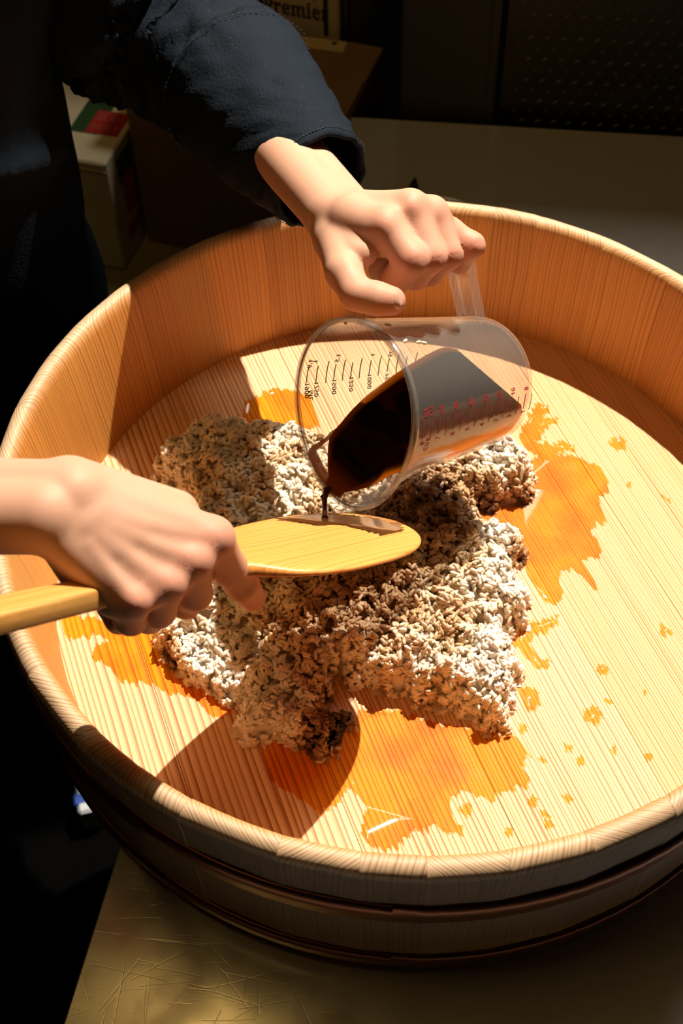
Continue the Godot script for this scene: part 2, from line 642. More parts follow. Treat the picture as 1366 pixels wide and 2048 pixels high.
func unseen_ceiling_panel(at: Vector3, size: Vector2, energy: float, tint: Color, label: String) -> void:  # lamps out of view: one for the table front, one added fill
	var o := thing("unseen_ceiling_lamp", label, "lamp", at)
	var g := Geo.new()
	g.box(Vector3(0, 0.03, 0), Vector3(size.x + 0.04, 0.04, size.y + 0.04), 0.004)
	obj("lamp_frame", g.mesh(), M.lamp_black, o)
	g = Geo.new()
	g.box(Vector3(0, 0.005, 0), Vector3(size.x, 0.01, size.y), 0.002)
	obj("lamp_panel", g.mesh(), M.panel_glow, o)
	var l := AreaLight3D.new()
	l.name = "panel_light"
	o.add_child(l, true)
	l.position = Vector3(0, -0.004, 0)
	l.rotation.x = -PI / 2
	l.area_size = size
	l.light_color = tint
	l.light_energy = energy
	l.shadow_enabled = true
	l.area_range = 8.0
	l.area_attenuation = 2.0


func prism(poly: PackedVector2Array, y0: float, y1: float, bevel := 0.002) -> Geo:
	# convex outline in x and z, with a chamfered top edge
	var g := Geo.new()
	g.sg = -1
	var m := Vector2.ZERO
	for q in poly: m += q
	m /= poly.size()
	var rings := []
	for e in [[y0, 0.0], [y1 - bevel, 0.0], [y1, bevel]]:
		var r := PackedVector3Array()
		for q in poly:
			var w: Vector2 = q - (q - m).normalized() * e[1]
			r.append(Vector3(w.x, e[0], w.y))
		r.append(r[0])
		rings.append(r)
	g.grid(rings)
	var top: PackedVector3Array = rings[2]
	var bot: PackedVector3Array = rings[0]
	g.fan(top.slice(0, poly.size()), true)
	g.fan(bot.slice(0, poly.size()))
	return g


func steel_table() -> void:
	var o := thing("steel_table", "scratched stainless steel work table under the wooden tub", "table", Vector3(0.4, FLOOR_Y, -0.1))
	var d := Vector3(0.4, FLOOR_Y, -0.1)
	var a := Vector3(-0.11423, -0.211, -0.79217)
	var b := Vector3(0.33632, -0.211, -0.77011)
	var c := Vector3(-0.23707, -0.211, 0.24712)
	var back := (b - a).normalized()
	var side := (c - a).normalized()
	var p0 := a + back * 0.008
	var p1 := a + back * 1.25
	var p3 := a + side * 1.5
	var p2 := p1 + side * 1.5
	var poly := PackedVector2Array()
	for q in [p0, p1, p2, p3]: poly.append(Vector2(q.x - d.x, q.z - d.z))
	obj("table_top", prism(poly, TABLE_Y - d.y - 0.04, TABLE_Y - d.y, 0.0025).mesh(), M.steel, o)
	for q in [p0 + back * 0.06 + side * 0.06, p1 - back * 0.06 + side * 0.06, p2 - back * 0.06 - side * 0.06, p3 + back * 0.06 - side * 0.06]:
		var g := Geo.new()
		var x: float = q.x - d.x
		var z: float = q.z - d.z
		g.tube(PackedVector3Array([Vector3(x, 0, z), Vector3(x, 0.03, z), Vector3(x, 0.035, z), Vector3(x, TABLE_Y - d.y - 0.04, z)]), PackedFloat32Array([0.024, 0.024, 0.02, 0.02]), 14)
		obj("leg", g.mesh(), M.steel_bright, o)
	var s := Geo.new()
	var low := PackedVector2Array()
	for q in [p0 + (back + side) * 0.07, p1 + (side - back) * 0.07, p2 - (back + side) * 0.07, p3 + (back - side) * 0.07]: low.append(Vector2(q.x - d.x, q.z - d.z))
	obj("shelf", prism(low, 0.18, 0.2, 0.002).mesh(), M.steel, o)


# ------------------------------------------------------------------ what stands behind

func text_mesh(s: String, size: float, depth: float, bold := false, serif := false) -> Mesh:
	var f := SystemFont.new()
	f.font_names = PackedStringArray(["Droid Serif" if serif else "Droid Sans"])
	if bold: f.font_weight = 700
	var t := TextMesh.new()
	t.text = s
	t.font = f
	t.font_size = 64
	t.pixel_size = size / 64.0
	t.depth = depth
	t.curve_step = 2.0
	return t


# a flat printed bar lying on a face: centre, half sizes along x and y axes, lifted along n
func decal_bar(g: Geo, at: Vector3, x: Vector3, y: Vector3, hx: float, hy: float, lift := 0.0006) -> void:
	var n := x.cross(y).normalized()
	g.sg = -1
	g.box(at + n * lift * 0.5, Vector3(hx * 2.0, hy * 2.0, lift), lift * 0.2, Basis(x.normalized(), y.normalized(), n))


func background() -> void:
	# low stand left of the table, the cartons stand on it
	var o := thing("low_stand", "low olive topped stand under the cartons left of the table", "stand", Vector3(-0.5, FLOOR_Y, -1.05))
	var turn := Basis(Vector3.UP, -0.26)
	var g := Geo.new()
	var poly := PackedVector2Array()
	for q in [Vector2(-0.95, -0.63), Vector2(-0.27, -0.63), Vector2(-0.20, -0.785), Vector2(-0.10, -0.80), Vector2(-0.08, -0.95), Vector2(-0.2, -1.4), Vector2(-0.95, -1.4)]: poly.append(q - Vector2(-0.5, -1.05))
	obj("stand_top", prism(poly, 0.45, 0.48, 0.003).mesh(), M.stand_top, o)
	for e in [[-0.92, -0.66], [-0.29, -0.66], [-0.25, -1.37], [-0.92, -1.37]]:
			g = Geo.new()
			g.box(Vector3(e[0] + 0.5, 0.225, e[1] + 1.05), Vector3(0.04, 0.45, 0.04), 0.003)
			obj("leg", g.mesh(), M.lamp_black, o)

	# brown cardboard box, its top level with the table
	var f := Vector3(0.969, 0, 0.247)          # along its front
	var s := Vector3(0.262, 0, -0.965)         # from front to back
	var at := Vector3(-0.436, -0.499, -0.862)
	o = thing("cardboard_box", "large closed brown cardboard box with a strip of paper tape on top", "box", at)
	var bt := Basis(f, Vector3.UP, f.cross(Vector3.UP))
	var W := 0.335
	var Dp := 0.166
	var H := 0.299
	var mid := f * W / 2.0 + s * Dp / 2.0
	g = Geo.new()
	g.box(mid + Vector3(0, H / 2.0 - 0.002, 0), Vector3(W, H - 0.004, Dp), 0.003, bt)
	obj("box_body", g.mesh(), M.cardboard, o)
	for k in [-1, 1]:
		g = Geo.new()
		g.box(mid + Vector3(0, H - 0.001, 0) + s * k * Dp * 0.2505, Vector3(W - 0.001, 0.004, Dp * 0.497), 0.0015, bt)
		obj("top_flap", g.mesh(), M.cardboard, o)
	g = Geo.new()
	g.box(Vector3(-0.185, -0.1985, -0.948) - at, Vector3(0.125, 0.0012, 0.026), 0.0004, Basis(Vector3.UP, -0.19))
	tag(obj("paper_tape", g.mesh(), M.paper_tape, o), "pale strip of paper tape")
	g = Geo.new()
	g.box(Vector3(-0.1395, -0.1975, -0.944) - at, Vector3(0.006, 0.0012, 0.008), 0.0003, Basis(Vector3.UP, -0.4))
	obj("tape_mark", g.mesh(), M.print_green, o)

	# small white carton with red and green print
	var c0 := Vector3(-0.4585, -0.499, -0.79)
	o = thing("white_carton", "small upright white carton with red and green print beside the cardboard box", "carton", c0)
	var wf := Vector3(-0.969, 0, -0.2)
	wf = wf.normalized()
	var ws := Vector3(0.2, 0, -0.969).normalized()
	g = Geo.new()
	var wb := Basis(-wf, Vector3.UP, (-wf).cross(Vector3.UP))
	g.box(wf * 0.075 + ws * 0.11 + Vector3(0, 0.0985, 0), Vector3(0.15, 0.197, 0.22), 0.003, wb)
	obj("carton_body", g.mesh(), M.carton_white, o)
	g = Geo.new()   # lid seam
	g.box(wf * 0.075 - ws * 0.0006 + Vector3(0, 0.183, 0), Vector3(0.15, 0.0012, 0.0014), 0.0003, wb)
	obj("carton_seam", g.mesh(), M.paper_tape, o)
	var top := Vector3(0, 0.197, 0)
	var rightn := -wf
	# print on the top face, on the right face, and a small mark low on the front face
	for e in [["red", top + wf * 0.032 + ws * 0.092, -wf, ws, 0.026, 0.028, 0.0007], ["green", top + wf * 0.060 + ws * 0.112, -wf, ws, 0.022, 0.05, 0.0005], ["red", Vector3(0, 0.105, 0) + ws * 0.066, ws, Vector3.UP, 0.022, 0.034, 0.0007],
			["red", Vector3(0, 0.045, 0) + ws * 0.06, ws, Vector3.UP, 0.026, 0.011, 0.0007], ["green", Vector3(0, 0.156, 0) + ws * 0.06, ws, Vector3.UP, 0.026, 0.022, 0.0005], ["red", Vector3(0, 0.028, 0) + wf * 0.061, -wf, Vector3.UP, 0.006, 0.006, 0.0007]]:
		g = Geo.new()
		decal_bar(g, e[1], e[2], e[3], e[4], e[5], e[6])
		obj(e[0] + "_print", g.mesh(), M["print_" + e[0]], o)
	# pale letter strokes on the red panels, too worn to read
	var pale := Geo.new()
	var r := RandomNumberGenerator.new()
	r.seed = 4
	for row in 2:
		for k in 4:
			var h := 0.0105 if row == 0 else 0.006
			var base := top + wf * (0.050 - k * 0.0115) + ws * (0.106 - row * 0.026)
			for q in 3:
				if q != 1 or k % 2 == 0:
					decal_bar(pale, base + ws * (h * (q - 1) * 0.8), -wf, ws, 0.0038, 0.0013, 0.0012)
			decal_bar(pale, base + wf * (0.003 if k % 3 else -0.002), -wf, ws, 0.0012, h * 0.85, 0.0012)
			var b2 := Vector3(0, 0.115 - row * 0.026, 0) + ws * (0.052 + k * 0.0095)
			decal_bar(pale, b2, ws, Vector3.UP, 0.0012, h * 0.8, 0.0012)
			decal_bar(pale, b2 + Vector3(0, h * 0.5 * (1 if k % 2 else -1), 0), ws, Vector3.UP, 0.0032, 0.0012, 0.0012)
	tag(obj("pale_print", pale.mesh(), M.print_pale, o), "pale worn lettering")

	# tall white carton with a dark printed frame behind the cardboard box
	o = thing("printed_carton", "tall white carton with dark framed lettering behind the brown cardboard box", "carton", Vector3(-0.3, -0.499, -1.1))
	var pf := Vector3(0.969, 0, 0.247)
	var pn := pf.cross(Vector3.UP).normalized()
	var po := Vector3(-0.3, -0.499, -1.1)
	var pc := Vector3(-0.136, -0.499, -0.99)
	var pm := -pf * 0.135 - pn * 0.09 + pc - po
	g = Geo.new()
	g.box(pm + Vector3(0, 0.26, 0), Vector3(0.27, 0.52, 0.18), 0.003, Basis(pf, Vector3.UP, pn))
	obj("carton_body", g.mesh(), M.carton_white, o)
	var pt := func(x: float, y: float) -> Vector3: return pc - po + pf * x + Vector3(0, 0.3 + y, 0)
	# stepped frame: x runs left from the carton's right edge, y up from the level of the box top
	for e in [[-0.020, 0.012, 0.0034, 0.030], [-0.0265, 0.042, 0.0098, 0.003], [-0.0335, 0.0515, 0.003, 0.0105], [-0.046, 0.062, 0.0155, 0.0032], [-0.093, 0.062, 0.0155, 0.0032], [-0.1055, 0.0515, 0.003, 0.0105], [-0.1125, 0.042, 0.0098, 0.003], [-0.119, 0.012, 0.0034, 0.030]]:
		g = Geo.new()
		decal_bar(g, pt.call(e[0], e[1]), pf, Vector3.UP, e[2], e[3])
		tag(obj("frame_bar", g.mesh(), M.print_navy, o), "dark printed frame")
	for q in [0.014, 0.044]:
		g = Geo.new()
		decal_bar(g, pt.call(0, -0.02) - pn * q, -pn, Vector3.UP, 0.005, 0.14)
		obj("side_line", g.mesh(), M.print_navy, o)
	g = Geo.new()
	g.tube(PackedVector3Array([pt.call(-0.069, 0.060) - pn * 0.001, pt.call(-0.069, 0.060) + pn * 0.001]), PackedFloat32Array([0.0085, 0.008]), 16)
	tag(obj("printed_emblem", g.mesh(), M.print_brown, o), "dark round emblem")
	g = Geo.new()
	g.tube(PackedVector3Array([pt.call(-0.037, 0.035) - pn * 0.001, pt.call(-0.037, 0.035) + pn * 0.001]), PackedFloat32Array([0.0035, 0.0035]), 10)
	obj("printed_dot", g.mesh(), M.steel, o)
	var word := obj("lettering", text_mesh("Premier", 0.031, 0.0012, true, true), M.print_navy, o)
	word.transform = Transform3D(Basis(pf, Vector3.UP, pn) * Basis.from_scale(Vector3(0.78, 1.0, 1.0)), pt.call(-0.0655, 0.016) + pn * 0.0004)
	tag(word, "dark blackletter style lettering")

	# dark steel cabinet whose front closes the back of the table
	var tf := (Vector3(0.33632, -0.211, -0.77011) - Vector3(-0.11423, -0.211, -0.79217)).normalized()
	var tn := tf.cross(Vector3.UP).normalized()
	var c1 := Vector3(0.08686, -0.211, -0.7931)
	o = thing("steel_cabinet", "dark plain steel cabinet standing against the back of the table", "cabinet", Vector3(c1.x, FLOOR_Y, c1.z))
	var cb := Basis(tf, Vector3.UP, tn)
	var base := -tn * 0.006
	g = Geo.new()
	g.box(base - tf * 0.066 - tn * 0.3 + Vector3(0, 0.66, 0), Vector3(0.125, 1.24, 0.6), 0.004, cb)
	obj("cabinet_body", g.mesh(), M.cabinet_dark, o)
	g = Geo.new()
	g.box(base - tf * 0.066 + tn * -0.004 + Vector3(0, 0.03, 0), Vector3(0.11, 0.06, 0.02), 0.003, cb)
	obj("plinth", g.mesh(), M.lamp_black, o)
	g = Geo.new()   # narrow edge strip beside the seam
	g.box(base - tf * 0.008 + tn * 0.0015 + Vector3(0, 0.66, 0), Vector3(0.012, 1.24, 0.004), 0.001, cb)
	obj("edge_strip", g.mesh(), M.cabinet_dark, o)
	# checker plate panel to its right
	o = thing("checker_plate_panel", "dark checker plate panel with raised tread bars behind the table", "panel", Vector3(c1.x, FLOOR_Y, c1.z))
	g = Geo.new()
	g.box(base + tf * 0.604 - tn * 0.012 + Vector3(0, 0.66, 0), Vector3(1.2, 1.28, 0.012), 0.002, cb)
	obj("plate", g.mesh(), M.plate_dark, o)
	# tread bars: small lozenges, every other one turned
	var lo := Geo.new()
	for iy in range(0, 16):
		for ix in range(0, 44):
			var x := 0.026 + ix * 0.0105
			var y := 0.53 + iy * 0.031 + (0.0155 if ix % 2 else 0.0)
			var ang := 0.55 if ix % 2 else -0.75
			var p := base + tf * x + Vector3(0, y, 0) - tn * 0.006
			var dx := (tf * cos(ang) + Vector3.UP * sin(ang)) * 0.0052
			var dy := (-tf * sin(ang) + Vector3.UP * cos(ang)) * 0.0019
			var n := tn * 0.0014
			lo.sg = -1
			var a := p - dx; var b := p - dy * 1.2; var c2 := p + dx; var d2 := p + dy * 1.2
			var ta := p - dx * 0.55 + n; var tc := p + dx * 0.55 + n
			lo.tri(a, tc, ta); lo.tri(a, b, tc); lo.tri(b, c2, tc)
			lo.tri(c2, d2, tc); lo.tri(d2, ta, tc); lo.tri(d2, a, ta)
	var tread := obj("tread_bars", lo.mesh(), M.tread_glint, o)
	tread.set_meta("kind", "stuff")
	for e in [[0.03, 0.74], [0.03, 1.02]]:
		g = Geo.new()
		g.tube(PackedVector3Array([base + tf * 0.016 + Vector3(0, e[1], 0) - tn * 0.006, base + tf * 0.016 + Vector3(0, e[1], 0) - tn * 0.003]), PackedFloat32Array([0.004, 0.003]), 10)
		obj("rivet", g.mesh(), M.plate_dark, o)


# ------------------------------------------------------------------ the tub

func tub() -> void:
	var o := thing("wooden_tub", "wide round wooden tub of upright staves holding rice and soy sauce", "tub", Vector3(0, TABLE_Y, 0))
	var lift := -TABLE_Y
	var N := 36
	var a0 := deg_to_rad(-107.8)
	var prof := [[0.3500, -0.210], [0.3525, -0.15], [0.3555, -0.09], [0.3585, -0.03], [0.3598, -0.0125], [0.3592, -0.0070], [0.3570, -0.0028], [0.3535, -0.0008], [0.3500, 0.0], [0.3465, -0.0006],
		[0.3432, -0.0028], [0.3410, -0.0068], [0.3398, -0.0125], [0.3372, -0.03], [0.3325, -0.075], [0.3275, -0.12], [0.3250, -0.142], [0.3246, -0.150], [0.3246, -0.165], [0.3320, -0.210]]
	var widths := []
	var total := 0.0
	for i in N:
		var w := rng.randf_range(0.72, 1.3)
		widths.append(w)
		total += w
	var a := a0
	for i in N:
		var b: float = a + TAU * widths[i] / total
		var gap := 0.00025
		var lo := a + gap
		var hi := b - gap
		var half := (hi - lo) / 2.0
		var off := rng.randf()
		var tone := rng.randf_range(0.88, 1.08)
		var warm := rng.randf_range(0.94, 1.05)
		var sk := rng.randf_range(-0.16, 0.16)
		var jr := rng.randf_range(-0.0004, 0.0004)
		var grime := rng.randf_range(0.0, 0.5)
		var sc := rng.randf_range(0.85, 1.35)
		var g := Geo.new()
		var rows := []
		var uvs := []
		var cols := []
		var seg := 6
		for s in seg + 1:
			var t := lerpf(lo, hi, s / float(seg))
			var row := PackedVector3Array()
			var ur := PackedVector2Array()
			var cr := PackedColorArray()
			var v := 0.0
			for k in prof.size() + 1:
				var q: Array = prof[k % prof.size()]
				var rr: float = q[0]
				var y: float = q[1]
				var outer := rr > 0.3505
				if outer: rr *= lerpf(1.0, cos(half) / cos(t - (lo + hi) / 2.0), 0.8)
				# worn joint: the edge of each stave is eased a little
				if s == 0 or s == seg:
					y -= 0.0004 if y > -0.02 else 0.0
					rr += 0.0003 if not outer else -0.0003
				rr += jr
				row.append(Vector3(rr * sin(t), y + lift, rr * cos(t)))
				if k > 0:
					var z: Array = prof[k - 1]
					v += Vector2(q[0] - z[0], q[1] - z[1]).length()
				var bend := sk * pow(clampf((rr - 0.3405) / 0.019, 0.0, 1.0), 1.5) if y > -0.02 else (sk if outer else 0.0)
				ur.append(Vector2((t - a0) * 0.34 / 0.226 * sc + off + bend, v / 0.3 + off * 3.0))
				# darker orange inside, bleached rim, grey weathered outside
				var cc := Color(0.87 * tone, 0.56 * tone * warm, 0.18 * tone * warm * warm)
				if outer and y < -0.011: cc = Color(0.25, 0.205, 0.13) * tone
				elif y > -0.011:
					var wz := smoothstep(0.337, 0.350, rr)
					cc = cc.lerp(Color(0.90, 0.89, 0.86) * minf(tone, 1.0) * (1.0 - grime * 0.5 * smoothstep(0.350, 0.3595, rr)), wz)
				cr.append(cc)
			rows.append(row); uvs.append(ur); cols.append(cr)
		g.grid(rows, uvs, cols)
		g.sg = 1
		var r0: PackedVector3Array = rows[0]
		var r1: PackedVector3Array = rows[seg]
		# the two faces of the joint
		for e in [[r0, true], [r1, false]]:
			var ring: PackedVector3Array = e[0]
			for k in range(0, 9):
				var p := ring[k]; var p2 := ring[k + 1]
				var q := ring[prof.size() - 1 - k]; var q2 := ring[prof.size() - 2 - k]
				if e[1]: g.quad(p, q, q2, p2)
				else: g.quad(p, p2, q2, q)
		obj("stave", g.mesh(), M.stave_wood, o)
		a = b
	# metal hoops round the outside
	for h in [[-0.058, -0.086, 0.3572], [-0.172, -0.192, 0.3525]]:
		var g := Geo.new()
		var rows := []
		for s in 97:
			var t := TAU * s / 96.0
			var row := PackedVector3Array()
			for q in [[-0.003, h[0]], [0.0022, h[0] - 0.001], [0.0026, (h[0] + h[1]) / 2.0], [0.0022, h[1] + 0.001], [-0.003, h[1]]]:
				var rr: float = h[2] + q[0]
				row.append(Vector3(rr * sin(t), q[1] + lift, rr * cos(t)))
			row.append(row[0])
			rows.append(row)
		g.grid(rows)
		tag(obj("hoop", g.mesh(), M.hoop_copper, o), "dark copper hoop")
	# boards of the bottom, side by side
	var ang := deg_to_rad(24.6)
	var along := Vector2(sin(ang), cos(ang))
	var across := Vector2(cos(ang), -sin(ang))
	var R := 0.3256
	var cuts := [-0.3256, -0.2565, -0.142, -0.022, 0.107, 0.205, 0.3256]
	var scales := [1.6, 1.7, 1.15, 0.95, 0.66, 0.72]
	for i in cuts.size() - 1:
		var w0: float = cuts[i] + 0.00022
		var w1: float = cuts[i + 1] - 0.00022
		var g := Geo.new()
		var off := rng.randf()
		var tone := rng.randf_range(0.95, 1.05)
		var cc := Color(tone, tone, tone)
		if i == 4: cc = Color(1.0, 0.93, 0.85)
		if i == 5: cc = Color(0.97, 0.90, 0.80)
		g.col = cc
		var n := 26
		var rows := []
		var uvs := []
		var u2 := []
		var ys := [[0.0006, -0.0006], [0.0, 0.0]]
		for s in n + 1:
			var w := lerpf(w0, w1, s / float(n))
			var y := -0.0005 if s == 0 or s == n else 0.0
			var hl := sqrt(maxf(R * R - w * w, 1e-8))
			var row := PackedVector3Array()
			var ur := PackedVector2Array()
			for k in 21:
				var l := lerpf(-hl, hl, k / 20.0)
				var q: Vector2 = across * w + along * l
				row.append(Vector3(q.x, TUB_FLOOR + y + lift, q.y))
				ur.append(Vector2(w / 0.2 / scales[i] * 1.25 + off, l / 0.5 + off * 2.0))
			rows.append(row); uvs.append(ur)
		g.grid(rows, uvs)
		# underside and ends
		g.sg = 1
		var low := []
		for row in rows:
			var lr := PackedVector3Array()
			for q in row: lr.append(Vector3(q.x, TUB_FLOOR - 0.022 + lift, q.z))
			lr.reverse()
			low.append(lr)
		g.grid(low)
		var ra: PackedVector3Array = rows[0]
		var rb: PackedVector3Array = rows[n]
		var la: PackedVector3Array = low[0]
		var lb: PackedVector3Array = low[n]
		la.reverse(); lb.reverse()
		g.sg = 2
		g.grid([la, ra]); g.grid([rb, lb])
		g.uv2.resize(g.p.size())
		for k in g.p.size(): g.uv2[k] = Vector2(g.p[k].x / 0.68 + 0.5, g.p[k].z / 0.68 + 0.5)
		obj("bottom_board", g.mesh(), M.board_wood, o)


# wet outlines on the bottom of the tub, as (x, z)
func wet_outlines() -> Array:
	return [
		PackedVector2Array([Vector2(0.1135, -0.1310), Vector2(0.1241, -0.1407), Vector2(0.1384, -0.1442), Vector2(0.1521, -0.1404), Vector2(0.1643, -0.1385), Vector2(0.1742, -0.1319), Vector2(0.1837, -0.1261), Vector2(0.1879, -0.1149), Vector2(0.1913, -0.1062), Vector2(0.1877, -0.0948), Vector2(0.1808, -0.0900), Vector2(0.1811, -0.0790), Vector2(0.1848, -0.0598), Vector2(0.1790, -0.0565), Vector2(0.1703, -0.0518), Vector2(0.1699, -0.0441), Vector2(0.1757, -0.0379), Vector2(0.1776, -0.0299), Vector2(0.1795, -0.0218), Vector2(0.1750, -0.0164), Vector2(0.1653, -0.0158), Vector2(0.1601, -0.0115), Vector2(0.1647, -0.0027), Vector2(0.1705, 0.0088), Vector2(0.1733, 0.0170), Vector2(0.1700, 0.0200), Vector2(0.1657, 0.0136), Vector2(0.1580, 0.0040), Vector2(0.1501, -0.0035), Vector2(0.1402, 0.0028), Vector2(0.1368, 0.0108), Vector2(0.1409, 0.0228), Vector2(0.1392, 0.0328), Vector2(0.1322, 0.0387), Vector2(0.1247, 0.0353), Vector2(0.1199, 0.0280), Vector2(0.1108, 0.0107), Vector2(0.1060, -0.0054), Vector2(0.0844, -0.0145), Vector2(0.0614, -0.0610), Vector2(0.0612, -0.0830), Vector2(0.0873, -0.0933), Vector2(0.1139, -0.0992)]),
		PackedVector2Array([Vector2(0.1032, -0.1633), Vector2(0.1105, -0.1819), Vector2(0.1185, -0.2029), Vector2(0.1257, -0.2089), Vector2(0.1358, -0.2060), Vector2(0.1345, -0.1962), Vector2(0.1272, -0.1862), Vector2(0.1445, -0.1920), Vector2(0.1432, -0.1844), Vector2(0.1248, -0.1692), Vector2(0.1316, -0.1649), Vector2(0.1190, -0.1569), Vector2(0.1353, -0.1552), Vector2(0.1493, -0.1586), Vector2(0.1604, -0.1520), Vector2(0.1577, -0.1453), Vector2(0.1384, -0.1442), Vector2(0.1240, -0.1381), Vector2(0.1099, -0.1471)]),
		PackedVector2Array([Vector2(0.0938, 0.0567), Vector2(0.1067, 0.0596), Vector2(0.1286, 0.0546), Vector2(0.1369, 0.0482), Vector2(0.1351, 0.0600), Vector2(0.1251, 0.0697), Vector2(0.1126, 0.0725), Vector2(0.1093, 0.0821), Vector2(0.1183, 0.0945), Vector2(0.1291, 0.0974), Vector2(0.1228, 0.1060), Vector2(0.1150, 0.1054), Vector2(0.1060, 0.0953), Vector2(0.0996, 0.0843), Vector2(0.0935, 0.0847), Vector2(0.0838, 0.0764)]),
		PackedVector2Array([Vector2(0.0990, 0.1294), Vector2(0.1085, 0.1234), Vector2(0.1162, 0.1284), Vector2(0.1171, 0.1406), Vector2(0.1110, 0.1512), Vector2(0.1051, 0.1467)]),
		PackedVector2Array([Vector2(-0.0371, 0.1570), Vector2(-0.0042, 0.1564), Vector2(0.0134, 0.1601), Vector2(0.0289, 0.1668), Vector2(0.0547, 0.1676), Vector2(0.0635, 0.1623), Vector2(0.0808, 0.1636), Vector2(0.0938, 0.1723), Vector2(0.1020, 0.1816), Vector2(0.1085, 0.1905), Vector2(0.1038, 0.1977), Vector2(0.1008, 0.2029), Vector2(0.1080, 0.2115), Vector2(0.1054, 0.2219), Vector2(0.0952, 0.2195), Vector2(0.0911, 0.2242), Vector2(0.0805, 0.2271), Vector2(0.0784, 0.2360), Vector2(0.0638, 0.2303), Vector2(0.0512, 0.2276), Vector2(0.0412, 0.2384), Vector2(0.0455, 0.2516), Vector2(0.0536, 0.2580), Vector2(0.0517, 0.2666), Vector2(0.0417, 0.2651), Vector2(0.0271, 0.2571), Vector2(0.0253, 0.2640), Vector2(0.0109, 0.2650), Vector2(0.0068, 0.2716), Vector2(-0.0008, 0.2809), Vector2(-0.0191, 0.2808), Vector2(-0.0282, 0.2696), Vector2(-0.0253, 0.2426), Vector2(-0.0408, 0.2303), Vector2(-0.0485, 0.2440), Vector2(-0.0624, 0.2541), Vector2(-0.0796, 0.2429), Vector2(-0.1059, 0.2267), Vector2(-0.1171, 0.1999), Vector2(-0.1016, 0.1873), Vector2(-0.0673, 0.1922)]),
		PackedVector2Array([Vector2(-0.3127, 0.0764), Vector2(-0.3045, 0.0963), Vector2(-0.2994, 0.1013), Vector2(-0.2879, 0.1000), Vector2(-0.2769, 0.0962), Vector2(-0.2645, 0.0970), Vector2(-0.2685, 0.1046), Vector2(-0.2770, 0.1098), Vector2(-0.2752, 0.1191), Vector2(-0.2649, 0.1241), Vector2(-0.2531, 0.1325), Vector2(-0.2448, 0.1421), Vector2(-0.2293, 0.1427), Vector2(-0.2175, 0.1420), Vector2(-0.2018, 0.1529), Vector2(-0.1828, 0.1517), Vector2(-0.1585, 0.1741), Vector2(-0.1427, 0.1635), Vector2(-0.1499, 0.1037), Vector2(-0.2377, 0.0842), Vector2(-0.2602, 0.0781)]),
		PackedVector2Array([Vector2(-0.1744, -0.1968), Vector2(-0.1659, -0.1993), Vector2(-0.1561, -0.2098), Vector2(-0.1472, -0.2138), Vector2(-0.1268, -0.2129), Vector2(-0.1097, -0.2074), Vector2(-0.0961, -0.1667), Vector2(-0.1151, -0.1521), Vector2(-0.1576, -0.1564), Vector2(-0.1771, -0.1716)]),
	]


var edge := FastNoiseLite.new()


# the wet edge creeps along the grain
func ragged(q: Vector2) -> Vector2:
	return q + Vector2(0.4163, 0.9092) * 0.006 * edge.get_noise_2d((q.x * 0.9092 - q.y * 0.4163) * 220.0, 3.0)


